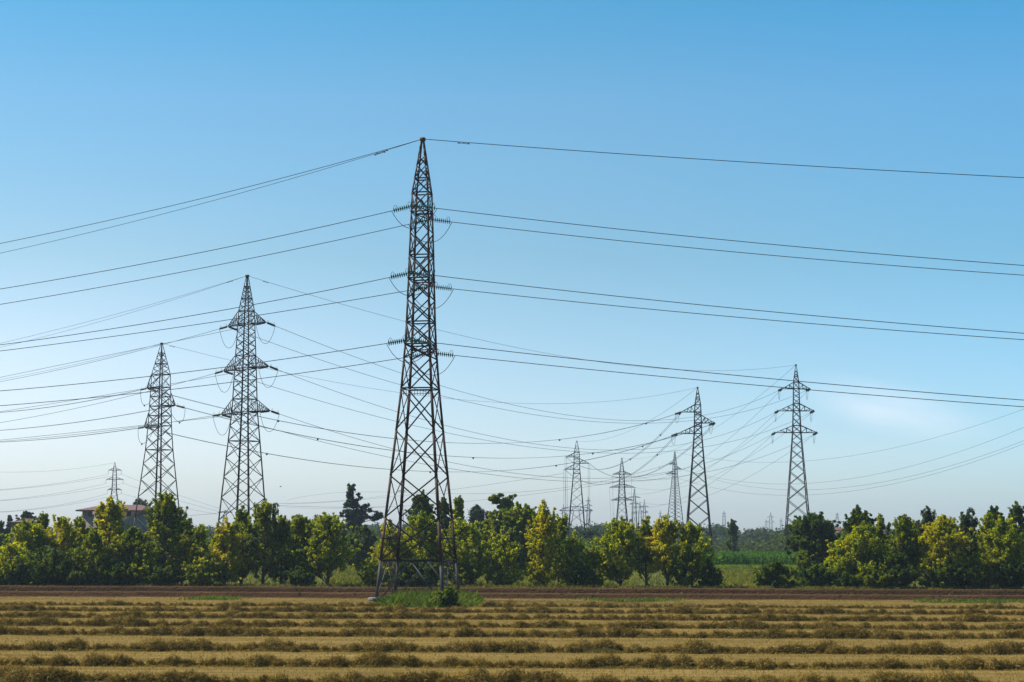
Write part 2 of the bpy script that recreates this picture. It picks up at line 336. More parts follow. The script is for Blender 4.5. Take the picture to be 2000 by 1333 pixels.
# hay windrows
def windrow(Y, seed, label, hmax=.34, gap=.0, hole=None):
    r = np.random.default_rng(seed)
    x0, x1 = -.285 * Y - 2.5, .285 * Y + 2.5
    def hprof(x):
        a = fbm(x * 2.7, 0 * x, seed, 4) * .6 + .5; b = fbm(x * .5, 0 * x, seed + 50, 3) * .5 + .5
        return np.clip(.09 + 1.12 * hmax * (.15 + .85 * np.clip(a, 0, 1.3)) * (.4 + .6 * np.clip(b, 0, 1.2)) - gap, .035, None)
    yc = lambda x: Y + .25 * fbm(x * .12, 0 * x, seed + 9) + .10 * fbm(x * 1.3, 0 * x, seed + 3)
    nx = int((x1 - x0) * 6); xs = np.linspace(x0, x1, nx); ts = np.linspace(-1, 1, 11)
    X, T = np.meshgrid(xs, ts)
    H = hprof(X); hw = .34 + .5 * H
    if hole: H = np.where((X > hole[0]) & (X < hole[1]), .0, H)
    Z = H * .45 * np.clip(1 - T ** 2, 0, 1) ** .8 * (1 + .2 * fbm(X * 5, T * 3, seed + 1)) - .05
    vv = np.stack([X, yc(X) + T * hw, Z], -1).reshape(-1, 3)
    i = np.arange(10 * nx).reshape(10, nx)[:, :-1].ravel()
    root = link('hay_windrow', None); root.location = (0, Y, 0)
    tag(root, label, 'hay row', 'rows of cut hay across the field')
    vv[:, 1] -= Y
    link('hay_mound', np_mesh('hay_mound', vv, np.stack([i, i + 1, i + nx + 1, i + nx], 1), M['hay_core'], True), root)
    # round tufts strung along the swath, plus loose straw between them
    tx = []; x = x0
    while x < x1:
        x += r.uniform(.14, .46); tx.append(x)
    tx = np.array(tx)
    if hole: tx = tx[(tx < hole[0]) | (tx > hole[1])]
    th_ = hprof(tx); nt = len(tx)
    tr = np.clip(th_ * r.uniform(.5, 1.25, nt), .09, .42); ty = yc(tx) - Y + r.normal(0, .16, nt)
    cnt = (2600 * tr).astype(int); idx = np.repeat(np.arange(nt), cnt); N = len(idx)
    d = r.normal(size=(N, 3)); d[:, 2] = np.abs(d[:, 2]) * .9; d /= np.linalg.norm(d, axis=1)[:, None]
    rr = tr[idx] * r.uniform(.55, 1.0, N)
    b_ = np.stack([tx[idx] + d[:, 0] * rr * 1.25, ty[idx] + d[:, 1] * rr * 1.15, d[:, 2] * rr * 1.25], 1)
    t1 = np.cross(d, r.normal(size=(N, 3))); t1 /= np.linalg.norm(t1, axis=1)[:, None]
    dr = d * r.uniform(.1, .75, N)[:, None] + t1; dr /= np.linalg.norm(dr, axis=1)[:, None]
    L = r.uniform(.06, .21, N)[:, None]; w = r.uniform(.005, .011, N)[:, None]; sd_ = np.cross(dr, d); sd_ /= np.linalg.norm(sd_, axis=1)[:, None]
    v = np.stack([b_ - sd_ * w, b_ + sd_ * w, b_ + dr * L * .6 + sd_ * w * .8 + d * L * .05, b_ + dr * L, b_ + dr * L * .6 - sd_ * w * .8 + d * L * .05], 1).reshape(-1, 3)
    f = np.arange(N * 5).reshape(N, 5)
    nb = int((x1 - x0) * 260); bx = r.uniform(x0, x1, nb); t = r.normal(0, .5, nb)
    v2, f2 = blades(np.stack([bx, yc(bx) + t * .8 - Y, .02 + 0 * bx], 1), (.06, .2), (.014, .03), (.6, 1.7), seed, bend=.5)
    v = np.vstack([v, v2]); f = np.vstack([f, f2 + N * 5])
    v[:, 2] = np.maximum(v[:, 2], -.01)
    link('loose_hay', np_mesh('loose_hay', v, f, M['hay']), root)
ROWS = [(56.2, 'hay row at the very bottom edge of the photo, nearest the camera', .36),
        (63.8, 'second hay row up from the bottom edge, dark tufty swath', .38),
        (72.0, 'third hay row up from the bottom, with the tallest round tuft left of centre', .44),
        (82.6, 'fourth hay row up from the bottom, broad dark swath in mid field', .40),
        (90.5, 'fifth hay row up from the bottom of the stubble field', .34),
        (99.5, 'sixth hay row up from the bottom, two rows below the pylon grass', .32),
        (107.8, 'hay row just below the green grass patch under the tall pylon', .30),
        (116.5, 'broken farthest hay row beside the foot of the tall pylon', .26)]
for i, (Y, lab, hm) in enumerate(ROWS): windrow(Y, 20 + i, lab, hm, gap=.06 if Y > 116 else 0, hole=(gx(735, Y), gx(940, Y)) if Y > 116 else None)

# ------------------------------------------------------------------ pylons
class Pylon:
    def __init__(s, label, apex, Y, theta, profile, k=1.0, nodes=(), leg_w=.16, brace_w=.08, mat=None, bmat=None,
                 group='lattice pylons of the power lines', detail=2, outer=1.0, hor=(), name='lattice_pylon'):
        s.Y = Y; s.th = theta
        a = at(apex[0], apex[1], Y); s.base = np.array([a[0], a[1], 0.0]); s.H = a[2]
        sc_ = F_PX / Y
        zz = lambda py: at(apex[0], py, Y)[2]
        s.prof = sorted([(zz(y), w / sc_ / outer / 2) for y, w in profile] + [(s.H, .10)])
        (z0, h0), (z1, h1) = s.prof[0], s.prof[1]
        s.prof = [(0.0, h0 + (h0 - h1) / (z1 - z0) * z0)] + [p for p in s.prof if p[0] > .2]
        s.root = empty(name, s.base, label, 'pylon', group)
        s.mat = mat; s.bmat = bmat or mat; s.leg_w = leg_w; s.bw = brace_w; s.detail = detail
        s.ends = {}; s.tips = {}
        zs = sorted([zz(y) for y in nodes]); zs = [0.0] + [z for z in zs if z > .5] + [s.H]
        lv = [0.0]
        for a_, b_ in zip(zs[:-1], zs[1:]):
            wm = 2 * s.hw((a_ + b_) / 2); nn = max(1, int(round((b_ - a_) / max(wm * k, .45))))
            r_ = s.hw(a_) / max(s.hw(b_), .12); g = r_ ** (-1 / nn) if nn > 1 else 1
            wts = np.array([g ** i for i in range(nn)]); wts = np.cumsum(wts) / wts.sum()
            lv += [a_ + (b_ - a_) * w for w in wts]
        s.lv = lv
        hz = [min(lv, key=lambda z: abs(z - zz(y))) for y in hor]
        c = [s.corners(z) for z in lv]
        def O(p): return p - s.base
        for j in range(4):
            mb = MB()
            for i in range(len(lv) - 1):
                w = s.leg_w * (1 - .55 * lv[i] / s.H)
                oj = c[i][j] - s.base; oj = np.array([oj[0], oj[1], 0])
                if detail >= 2: mb.angle(O(c[i][j]), O(c[i + 1][j]), w, .022, oj)
                else: mb.bar(O(c[i][j]), O(c[i + 1][j]), w)
            mb.build('leg', s.mat, s.root) if detail >= 1 else None
            if detail == 0: s.mb0 = getattr(s, 'mb0', MB()); s.mb0.v += mb.v; s.mb0.f += [x + s.mb0.n for x in mb.f]; s.mb0.n += mb.n
        mb = MB() if detail >= 1 else s.mb0
        for i in range(len(lv) - 1):
            for j in range(4):
                j2 = (j + 1) % 4
                out = (c[i][j] + c[i][j2]) / 2 - s.base; out[2] = 0
                w = s.bw * (1 if lv[i + 1] < s.H * .8 else .75)
                if lv[i + 1] > s.H - .8: continue
                if i == 0 and detail >= 2 and s.base_style:
                    m_ = (c[1][j] + c[1][j2]) / 2
                    mb.angle(O(m_), O(c[0][j] * .94 + c[0][j2] * .06), w * 1.15, .015, out); mb.angle(O(m_), O(c[0][j2] * .94 + c[0][j] * .06), w * 1.15, .015, out)
                    for q, q2 in ((j, j2), (j2, j)):
                        p1 = c[0][q] * .52 + c[1][q] * .48; p2 = (c[0][q] * .94 + c[0][q2] * .06) * .52 + m_ * .48
                        mb.angle(O(p1), O(p2), w * .6, .012, out); 
                        mb.angle(O(p2), O(c[1][q] * .82 + c[1][q2] * .18), w * .55, .012, out)
                    mb.angle(O(c[1][j]), O(c[1][j2]), w * 1.2, .016, out)
                    continue
                if detail >= 2:
                    mb.angle(O(c[i][j]), O(c[i + 1][j2]), w, .012, out); 
                    e = out / (np.linalg.norm(out) + 1e-9) * .03
                    mb.angle(O(c[i][j2]) - e, O(c[i + 1][j]) - e, w, .012, out)
                else:
                    mb.bar(O(c[i][j]), O(c[i + 1][j2]), w, w * .4); mb.bar(O(c[i][j2]) * 1.0, O(c[i + 1][j]), w, w * .4)
        for z in set(hz):
            cc = s.corners(z)
            for j in range(4):
                out = (cc[j] + cc[(j + 1) % 4]) / 2 - s.base; out[2] = 0
                (mb.angle(O(cc[j]), O(cc[(j + 1) % 4]), s.bw, .014, out) if detail >= 2 else mb.bar(O(cc[j]), O(cc[(j + 1) % 4]), s.bw))
        if detail >= 1:
            mb.build('bracing', s.bmat, s.root)
            cp = MB(); cp.box((0, 0, s.H - .02), (.34, .34, .22), s.th); cp.build('peak_cap', s.mat, s.root)
            for p in s.corners(0):
                pd = MB(); pd.box(O(p) + np.array([0, 0, .07]), (.75, .75, .34), s.th); pd.build('concrete_footing', M['concrete'], s.root)
        else: mb.box((0, 0, s.H - .02), (.5, .5, .4), s.th)
    base_style = True
    def hw(s, z):
        zs = [p[0] for p in s.prof]; hs = [p[1] for p in s.prof]
        return float(np.interp(z, zs, hs))
    def corners(s, z):
        h = s.hw(z); c, sn = math.cos(s.th), math.sin(s.th)
        return [s.base + np.array([x * h * c - y * h * sn, x * h * sn + y * h * c, z]) for x, y in ((-1, -1), (1, -1), (1, 1), (-1, 1))]
    def arm(s, key, tip_px, dY, top_py, lac=3, w=None, bot_py=None):
        w = w or s.bw * 1.15
        tip = at(tip_px[0], tip_px[1], s.Y + dY); s.tips[key] = tip
        zb = at(tip_px[0], bot_py, s.Y)[2] if bot_py else tip[2]
        zt = at(tip_px[0], top_py, s.Y)[2]
        d = tip - s.base; d[2] = 0; d /= np.linalg.norm(d)
        cb, ct = s.corners(zb), s.corners(zt)
        idx = sorted(range(4), key=lambda j: -((cb[j] - s.base) @ d))[:2]
        mb = MB() if s.detail >= 1 else s.mb0
        O = lambda p: p - s.base
        t2 = tip.copy()
        for a_, b_ in ((cb[idx[0]], ct[idx[0]]), (cb[idx[1]], ct[idx[1]])):
            mb.bar(O(a_), O(t2), w, w * .8); mb.bar(O(b_), O(t2), w * .9, w * .7)
            pa, pb = a_, b_
            for q in range(1, lac + 1):
                t = q / (lac + 1); na = a_ + (t2 - a_) * t; nb_ = b_ + (t2 - b_) * t
                if lac: mb.bar(O(na), O(nb_), w * .5); mb.bar(O(pa), O(nb_), w * .5)
                pa, pb = na, nb_
        mb.bar(O(cb[idx[0]]), O(cb[idx[1]]), w)
        for q in range(1, lac + 1):
            t = q / (lac + 1); a_, b_ = cb[idx[0]] + (t2 - cb[idx[0]]) * t, cb[idx[1]] + (t2 - cb[idx[1]]) * t
            mb.bar(O(a_), O(b_), w * .5)
        if s.detail >= 1: mb.build('crossarm', s.bmat, s.root)
    def finish(s):
        if s.detail == 0:
            s.mb0.build('body', s.mat, s.root)
    def string(s, p, q, mat, ndisc=11, rdisc=.135):
        """insulator string from p (arm tip) to q (wire end)"""
        p, q = np.asarray(p), np.asarray(q); O = lambda x: x - s.base
        d = q - p; L = np.linalg.norm(d); d /= L; mb = MB()
        mb.tube([O(p), O(q)], .022, 5)
        a = np.cross(d, [0, 0, 1.0]); a /= np.linalg.norm(a); b = np.cross(a, d)
        n_ = 10
        th = np.arange(n_) / n_ * 2 * np.pi
        for i in range(ndisc):
            c = p + d * L * (.14 + .74 * i / (ndisc - 1))
            prof_ = ((-.045, .02), (-.01, rdisc * .6), (.012, rdisc), (.02, rdisc * .9), (.025, .03))
            V = []
            for off, rr in prof_:
                V += [O(c) + d * off * (L / 1.45) + rr * (math.cos(t) * a + math.sin(t) * b) for t in th]
            Fq = [[k_ * n_ + j, k_ * n_ + (j + 1) % n_, (k_ + 1) * n_ + (j + 1) % n_, (k_ + 1) * n_ + j] for k_ in range(4) for j in range(n_)]
            mb.add(V, Fq)
        o = mb.build('insulator_string', mat, s.root, True)
        # arcing horns, small hooks above each end
        hb = MB()
        for t0, sg in ((.10, 1), (.90, -1)):
            hb = MB()
            c = O(p + d * L * t0); up = b if b[2] > 0 else -b
            pts = [c + up * (.34 * math.sin(u * 2.6)) + d * sg * .16 * (1 - math.cos(u * 2.6)) * .9 for u in np.linspace(0, 1, 8)]
            hb.tube(pts, .014, 4)
            hb.build('arcing_horn', M['rod'], o)
    def jumper(s, p, q, sag, r=.02, push=None, weight=False):
        p, q = p - s.base, q - s.base; t = np.linspace(0, 1, 22)[:, None]
        pts = p + (q - p) * t; pts[:, 2] -= (sag * (1 - np.abs(2 * t[:, 0] - 1) ** 2.3))
        if push is not None: pts += np.asarray(push) * (4 * t * (1 - t))
        mb = MB(); mb.tube(pts, r, 5)
        if weight: mb.box(pts[11] - np.array([0, 0, .12]), (.16, .16, .22))
        mb.build('jumper_cable', M['rod'], s.root, True)

# the tall rust-brown pylon in front
class PylonA(Pylon): pass
c12 = math.cos(math.radians(12))
A = Pylon('tallest rust-brown lattice pylon in the stubble field, grass at its feet', (825.5, 272), 128, math.radians(-12),
          [(378, 33.5 / c12), (486, 40 / c12), (655, 49 / c12), (757, 62 / c12), (901, 87 / c12), (1038, 112 / c12), (1150, 130 / c12)],
          k=.95, nodes=(325, 350, 378, 415, 500, 545, 630, 674, 702, 760, 842, 930, 1012, 1095), leg_w=.20, brace_w=.070,
          mat=M['rust'], bmat=M['rust_brace'], hor=(350, 378, 386, 415, 500, 508, 545, 627, 634, 674, 760, 1095))
A.arm('1n', (809, 402), -2.75, 380, 1, .075); A.arm('1f', (840, 429), 2.75, 396, 1, .075)
A.arm('2n', (804, 533), -2.95, 506, 1, .075); A.arm('2f', (843, 560), 2.95, 526, 1, .075)
A.arm('3n', (799, 664), -3.2, 630, 1, .075); A.arm('3f', (846, 690), 3.2, 655, 1, .075)
# comb-like anti-climb rail and concrete sockets
mb = MB(); cc = A.corners(at(820, 764, 128)[2])
for z_, w_ in ((0, .06), (.27, .035)):
    mb.bar(cc[0] - A.base + np.array([0, 0, -z_]), cc[1] - A.base + np.array([0, 0, -z_]), w_)
for t in np.linspace(.02, .98, 12):
    p = cc[0] + (cc[1] - cc[0]) * t - A.base; mb.bar(p + np.array([0, -.02, .05]), p + np.array([0, -.02, -.4]), .035)
mb.build('warning_rail', M['glass_green'], A.root)
mb = MB()       # raised rail at about head height between front and back legs
for z_ in (at(800, 1052, 128)[2],):
    c4 = A.corners(z_)
    for a_, b_ in ((0, 3), (1, 2)):
        mb = MB(); mb.bar(c4[a_] - A.base, c4[b_] - A.base, .12); mb.build('side_rail', M['rust_brace'], A.root)

outerB = math.cos(math.radians(22.4)) + math.sin(math.radians(22.4))
B = Pylon('dark double-circuit pylon rising behind the hedge, second tallest, left of the tallest', (483, 539), 208, math.radians(-22.4),
          [(608, 31), (633, 33), (720, 42), (800, 48.5), (886, 65.5), (962, 79.5), (1040, 94)], k=.62,
          hor=(560, 584, 608, 633, 695, 720, 780, 806, 862), nodes=(560, 584, 608, 633, 695, 720, 780, 806, 862), leg_w=.20, brace_w=.065, mat=M['steel_b'], outer=outerB)
for i, (lx, ly, rx_, ry, ty) in enumerate([(445, 638, 520, 630, 609), (436, 725, 525.5, 716, 696), (431.5, 810, 528, 803, 781)]):
    B.arm('%dl' % (i + 1), (lx, ly), 1.7, ty, 5, .085); B.arm('%dr' % (i + 1), (rx_, ry), -1.7, ty, 5, .085)
outerC = math.cos(math.radians(27)) + math.sin(math.radians(27))
C = Pylon('dark single-circuit pylon with stubby arms at the left, beside the hidden house', (316, 671), 264, math.radians(-27),
          [(732, 36), (756, 37.6), (833, 45), (880, 52.5), (949, 69.5), (1010, 84)], k=.62,
          hor=(690, 711, 732, 757, 768, 794, 808, 832, 879), nodes=(690, 711, 732, 757, 794, 832, 879), leg_w=.22, brace_w=.075, mat=M['steel_b'], outer=outerC)
C.arm('1', (286.5, 759), 1.2, 733, 1, .13); C.arm('2', (342.5, 792), -1.4, 768, 1, .13); C.arm('3', (281.5, 835), 1.4, 808, 1, .13)
Pylon.base_style = False
D = Pylon('dark pylon right of centre with arms on alternating sides', (1362.6, 757), 355, math.radians(-9),
          [(791, 13.9), (805, 15.3), (826, 16.6), (847, 18), (893, 25.5), (970, 40), (1028, 51)], k=.74, outer=1.1,
          hor=(768, 780, 791, 805, 811, 826, 833, 847), nodes=(768, 780, 791, 805, 811, 826, 833, 847), leg_w=.27, brace_w=.085, mat=M['steel_b'], bmat=M['steel_b'])
D.arm('1', (1330, 805.5), .8, 791, 3, .15); D.arm('2', (1396, 826.5), -.8, 812, 3, .15); D.arm('3', (1323, 847.5), .8, 833, 3, .15)
E = Pylon('tall grey pylon at the right with six even arms, above the round dark tree', (1554.5, 713), 350, math.radians(-4),
          [(747, 11.8), (759, 12.6), (789, 13.8), (802, 14.6), (831, 17), (845, 18.2), (1000, 43.5)], k=.78,
          hor=(736, 747, 759.5, 789, 802.5, 831.5, 845.5), nodes=(724, 736, 747, 759.5, 789, 802.5, 831.5, 845.5), leg_w=.21, brace_w=.08, mat=M['steel_b'], outer=1.04)
for i, (lx, rx_, y, ty) in enumerate([(1527, 1582, 760, 747.5), (1520, 1590, 803, 789.5), (1514, 1596, 845.5, 832)]):
    E.arm('%dl' % (i + 1), (lx, y), .3, ty, 2, .15); E.arm('%dr' % (i + 1), (rx_, y), -.3, ty, 2, .15)
FF = Pylon('distant grey pylon over the hedge, three arms and long vertical cables, left of three', (1126.5, 862), 541, math.radians(-4),
           [(884.6, 10), (916, 11.6), (988, 24), (1021, 29)], k=.72, hor=(884, 893, 897, 906, 917, 925), nodes=(884, 893, 897, 906, 917, 925), leg_w=.30, brace_w=.16, mat=M['steel_far'], detail=1)
FF.arm('1', (1105, 893), 0, 885, 2, .2); FF.arm('2', (1150.5, 905.5), 0, 896, 2, .2); FF.arm('3', (1102.5, 917), 0, 908, 2, .2)
G = Pylon('distant grey pylon with six wide flat arms, middle of three over the hedge', (1214.5, 895), 665, math.radians(3),
          [(921, 7.8), (977, 13), (1005, 18)], k=.8, hor=(921, 927, 947, 952, 972, 977), nodes=(921, 927, 947, 952, 972, 977), leg_w=.32, brace_w=.16, mat=M['steel_far'], detail=1)
for i, (lx, rx_, y, ty) in enumerate([(1196.5, 1233.5, 926.8, 921), (1190.5, 1240.5, 952.3, 946), (1193.5, 1236, 977.5, 972)]):
    G.arm('%dl' % (i + 1), (lx, y), 0, ty, 3, .2); G.arm('%dr' % (i + 1), (rx_, y), 0, ty, 3, .2)
Hh = Pylon('distant grey pylon seen corner-on with tiny arms, behind the yellow trees', (1318, 883), 615, math.radians(43),
           [(907, 7.5), (939, 12.6), (1000, 26)], k=.34, hor=(907, 917, 926), nodes=(907, 917, 926), leg_w=.28, brace_w=.11, mat=M['steel_far'], detail=1, outer=1.41)
Hh.arm('1', (1305.5, 907), 0, 903, 1, .2); Hh.arm('2', (1331, 916.8), 0, 911, 1, .2); Hh.arm('3', (1300, 926), 0, 921, 1, .2)
I_ = Pylon('small pale pylon with hooked arm ends above the house roof at far left', (224.5, 904), 707, 0.1,
           [(920, 6.5), (937, 7.4), (957, 8.6), (977, 13.5)], k=.85, hor=(920, 937, 957), nodes=(920, 937, 957), leg_w=.26, brace_w=.14, mat=M['steel_far'], detail=1)
for i, (lx, rx_, y, ty) in enumerate([(212, 237.5, 919, 914.5), (207.5, 241, 937, 932.5), (210, 237.5, 957, 953)]):
    for q, X_ in (('l', lx), ('r', rx_)):
        I_.arm('%d%s' % (i + 1, q), (X_, y), 0, ty, 1, .2)
        t_ = I_.tips['%d%s' % (i + 1, q)]; I_.string(t_, t_ - np.array([.05, 0, 1.5]), M['glass_pale'], 8, .16)

def small_pylon(label, apex, Y, arms, wpx=(1.4, 6), flat=False):
    p = Pylon(label, apex, Y, .1, [(apex[1] + (1035 - apex[1]) * .4, wpx[0] * 1.6), (1035, wpx[1])], k=1.2, nodes=(), leg_w=.30, brace_w=.16,
              mat=M['steel_far'], detail=0, group='tiny far-off pylons on the horizon')
    for x, y in arms:
        for sg in (-1, 1): p.arm('%s%s' % (x, y * sg), (apex[0] + sg * x, y), 0, y - 2.5, 0, .3)
    p.finish(); return p
small_pylon('tiny far pylon just right of the six-armed distant pylon, taller of that cluster', (1239, 955.5), 1020, [(12, 972), (10, 985)], (4, 9))
small_pylon('tiny far pylon with wide lower arms, middle of the cluster right of the six-armed one', (1250, 981), 1400, [(11, 991), (16, 1002)], (3, 7))
small_pylon('tiny far pylon, rightmost of the cluster behind the hedge tops', (1258.5, 977), 1350, [(9, 990), (7, 1000)], (3, 7))
small_pylon('tiny far pylon close against the right leg of the three-armed distant pylon', (1149, 972), 1250, [(5, 979), (8, 988), (6, 999)], (3, 8))
small_pylon('tiny far pylon left of the three-armed distant pylon', (1100.7, 986), 1500, [(4, 995), (6, 1004)], (2.5, 6))
small_pylon('faint far pylon seen through the legs of the tallest pylon', (785, 951), 960, [(8, 960)], (3, 8))
small_pylon('faint slim pylon in the gap left of the slender dark tree', (1414, 998), 1900, [(4, 1004), (4, 1010)], (3, 6))
small_pylon('faint tall pylon with two arms over the distant woods', (1505, 1001), 1950, [(7, 1011), (8, 1020)], (3, 6))
small_pylon('faint short pylon left of the two-armed one over the distant woods', (1496.4, 1015), 2500, [(3, 1020)], (2, 4))
small_pylon('faint short pylon right of the two-armed one, by the tall grey pylon', (1525.6, 1012), 2400, [(4, 1019)], (2, 4))
small_pylon('faint slim pylon between the round dark tree and the right-hand trees', (1635, 1002), 1950, [(3, 1006), (3, 1012)], (3, 5))
small_pylon('faint slim pylon behind the yellow trees, left of the corner-on pylon', (1289.5, 997), 1900, [(3, 1004)], (2, 4))
small_pylon('small pole-like pylon with bushy head over the hedge, left of the dark cedar', (540, 983), 560, [(4, 986), (6, 989)], (5, 9))
small_pylon('small flat-topped pylon seen between the legs of the second tallest pylon', (440, 998), 700, [(14, 1001)], (5, 9))
# flat-headed portal pylon behind the three-armed one
def portal():
    root = empty('portal_pylon', (gx(1126, 900), 900, 0), 'wide flat-headed portal pylon crossing behind the three-armed distant pylon', 'pylon')
    mb = MB(); o = np.array([root.location.x, 900, 0])
    P = lambda x, y: at(x, y, 900) - o
    top = [P(x, y) for x, y in ((1093, 997), (1104, 992), (1118, 990), (1134, 990), (1147, 992), (1157, 997))]
    bot = [P(x, 998) for x in (1093, 1104, 1118, 1134, 1147, 1157)]
    for q in (top, bot):
        for a_, b_ in zip(q[:-1], q[1:]): mb.bar(a_, b_, .3)
    for i in range(6): mb.bar(top[i], bot[i], .2); 
    for i in range(5): mb.bar(top[i], bot[i + 1], .2)
    mb.build('crossarm', M['steel_far'], root)
    for x in (1109, 1142):
        m2 = MB(); g_ = P(x, 1060); g_[2] = 0
        for e in (-1.6, 1.6): m2.bar(P(x, 998) + np.array([e * 1.8, 0, 0]), g_ + np.array([0, 0, 0]), .3)
        m2.build('mast', M['steel_far'], root)
portal()

# ------------------------------------------------------------------ wires
PB = {'A': A, 'B': B, 'C': C, 'D': D, 'E': E, 'F': FF, 'G': G, 'H': Hh, 'I': I_}
resid = []
def apex(p): return p.base + np.array([0, 0, p.H])
def wire(label, a, b, mids, r=.03, strA=None, strB=None, extend=1.0, twin=0, marks=(), group='power line wires', deg=None, damp=()):
    """a,b: (tower key, tip key) or (px,py,Y). mids: photo points the sag passes through"""
    def res(e):
        if isinstance(e[0], str):
            t = PB[e[0]]; return apex(t) if e[1] == 'top' else t.tips[e[1]], True
        return at(*e), False
    pa, fa = res(a); pb, fb = res(b)
    hv = pb[:2] - pa[:2]; Ls = np.linalg.norm(hv); u = hv / Ls
    ss, zs = [], []
    for (x, y) in mids:
        v = FW + RC * (x - CX) / F_PX + UC * (CY - y) / F_PX
        # intersect vertical plane through pa,pb
        nrm = np.array([-u[1], u[0], 0]); t = ((np.array([pa[0], pa[1], 0]) - CAM * [1, 1, 0]) @ nrm) / (v @ nrm)
        p = CAM + v * t; ss.append((p[:2] - pa[:2]) @ u); zs.append(p[2])
    ss, zs = np.array(ss), np.array(zs)
    lin = pa[2] + (pb[2] - pa[2]) * ss / Ls
    cols = [ss * (ss - Ls)]
    if len(mids) > 2 and (fb or extend <= 1): cols.append(ss * ss * (ss - Ls) / Ls)
    if len(mids):
        co = np.linalg.lstsq(np.stack(cols, 1), zs - lin, rcond=None)[0]
        if len(co) == 1 and co[0] < 0: co[0] = .00025
    else: co = np.array([.0004])
    def Z(s_):
        z = pa[2] + (pb[2] - pa[2]) * s_ / Ls + co[0] * s_ * (s_ - Ls)
        if len(co) > 1: z = z + co[1] * s_ * s_ * (s_ - Ls) / Ls
        return z
    def Pt(s_): return np.stack([pa[0] + u[0] * s_, pa[1] + u[1] * s_, Z(s_)], -1)
    for s_, (x, y) in zip(ss, mids):
        e = project(Pt(s_))[1] - y
        if abs(e) > 3: resid.append((label[:40], x, y, round(float(e), 1)))
    s0 = strA[1] if strA else 0.0; s1 = Ls * extend - (strB[1] if strB else 0.0)
    s_ = np.linspace(s0, s1, 70 if Ls > 60 else 40); pts = Pt(s_)
    root = empty('power_line', pts[0], label, 'power line', group)
    mb = MB(); o = pts[0]; side = np.array([-u[1], u[0], 0])
    if twin:
        m2 = MB(); m2.tube(pts - o + side * twin / 2, r, 5); m2.build('wire', M['rod'], root, True); mb.tube(pts - o - side * twin / 2, r, 5)
    else: mb.tube(pts - o, r, 5)
    mb.build('wire', M['rod'], root, True)
    for x in marks:
        i = int(np.argmin([abs(project(p)[0] - x) for p in pts])); mk = MB(); p = pts[i] - o
        if twin: mk.bar(p - side * twin * .6, p + side * twin * .6, .10)
        mk.blob(p - np.array([0, 0, .14]), (.16, .16, .13)); mk.build('spacer', M['steel_b'], root)
    for s_d in damp:
        p = Pt(np.array([s_d]))[0] - o; q = Pt(np.array([s_d + .7]))[0] - o; mk = MB()
        mk.tube([p - [0, 0, .08], q - [0, 0, .08]], .02, 4); mk.blob(p - [0, 0, .08], (.09, .045, .045)); mk.blob(q - [0, 0, .08], (.09, .045, .045))
        mk.bar((p + q) / 2, (p + q) / 2 - [0, 0, .1], .04); mk.build('damper', M['steel_b'], root)
    for st, e, sgn in ((strA, a, 0), (strB, b, 1)):
        if st:
            tw = PB[e[0]]; tip = tw.tips[e[1]]; end = Pt(np.array([st[1] if not sgn else Ls - st[1]]))[0]
            tw.string(tip, end, st[0], st[2] if len(st) > 2 else 11, st[3] if len(st) > 3 else .135)
            tw.ends.setdefault(e[1], []).append(end)
    return Pt

GG = (M['glass_green'], 1.6, 9, .19); GPn = (M['glass_pale'], 1.75, 12, .13); GPd = (M['glass_pale'], 1.9, 9, .2)
GAm = (M['glass_amber'], 1.75, 12, .15)
gA = 'wires of the line on the tallest pylon'
def mid(a, b, x, sag): return (x, a[1] + (b[1] - a[1]) * (x - a[0]) / (b[0] - a[0]) + sag)
wire('upper of the two top wires running left from the tip of the tallest pylon', ('A', 'top'), (0, 476, 134), [(745, 297), (420, 381)], .022, extend=3, group=gA, damp=(2.6,))
wire('lower of the two top wires running left from the tip of the tallest pylon', ('A', 'top'), (0, 495, 139), [(745, 298), (420, 391)], .018, extend=3, group=gA, damp=(2.9,))
wire('single top wire running right from the tip of the tallest pylon', ('A', 'top'), (2000, 347.5, 121), [(905, 281), (1420, 314)], .026, extend=3, group=gA, damp=(2.6,))
LV = ['upper', 'middle', 'lower']
left = {'1n': ((0, 565), (420, 488)), '1f': ((0, 595), (420, 519)), '2n': ((0, 674), (420, 609)), '2f': ((0, 686), (420, 629)),
        '3n': ((0, 764), (420, 720)), '3f': ((0, 793), (420, 751))}
right = {'1n': (2000, 519), '1f': (2000, 538), '2n': (2000, 651.5), '2f': (2000, 664), '3n': (2000, 782), '3f': (2000, 795)}
wend = {'1n': (862, 410), '1f': (890, 437), '2n': (865, 541), '2f': (890, 565), '3n': (862, 672), '3f': (892, 693)}
for k_ in left:
    lv_ = LV[int(k_[0]) - 1]; nf = 'near' if k_[1] == 'n' else 'far'; hi = 'higher' if nf == 'near' else 'lower'
    wire('%s of the %s pair of wires running left from the tallest pylon' % (hi, lv_), ('A', k_), (*left[k_][0], 131 if nf == 'near' else 138), [left[k_][1]], .025, strA=GG, extend=3, group=gA)
    wire('%s of the %s pair of wires running right from the tallest pylon' % (hi, lv_), ('A', k_), (*right[k_], 120 if nf == 'near' else 124.8),
         [mid(wend[k_], right[k_], 1430, 6)], .025, strA=GG, extend=3, group=gA)
gB = 'wires between the second tallest pylon and the tall grey pylon'
wire('thin top wire from the tip of the second tallest pylon to the tall grey pylon', ('B', 'top'), ('E', 'top'), [(618, 580), (785, 627), (860, 646), (1140, 702), (1329, 723)], .02, group=gB, damp=(3,))
wire('higher thin top wire running left from the tip of the second tallest pylon', ('B', 'top'), (0, 671, 236), [(436, 555), (210, 618)], .018, extend=1.8, group=gB, damp=(2.5,))
wire('lower thin top wire running left from the tip of the second tallest pylon', ('B', 'top'), (0, 679, 250), [(436, 556), (210, 624)], .018, extend=1.8, group=gB)
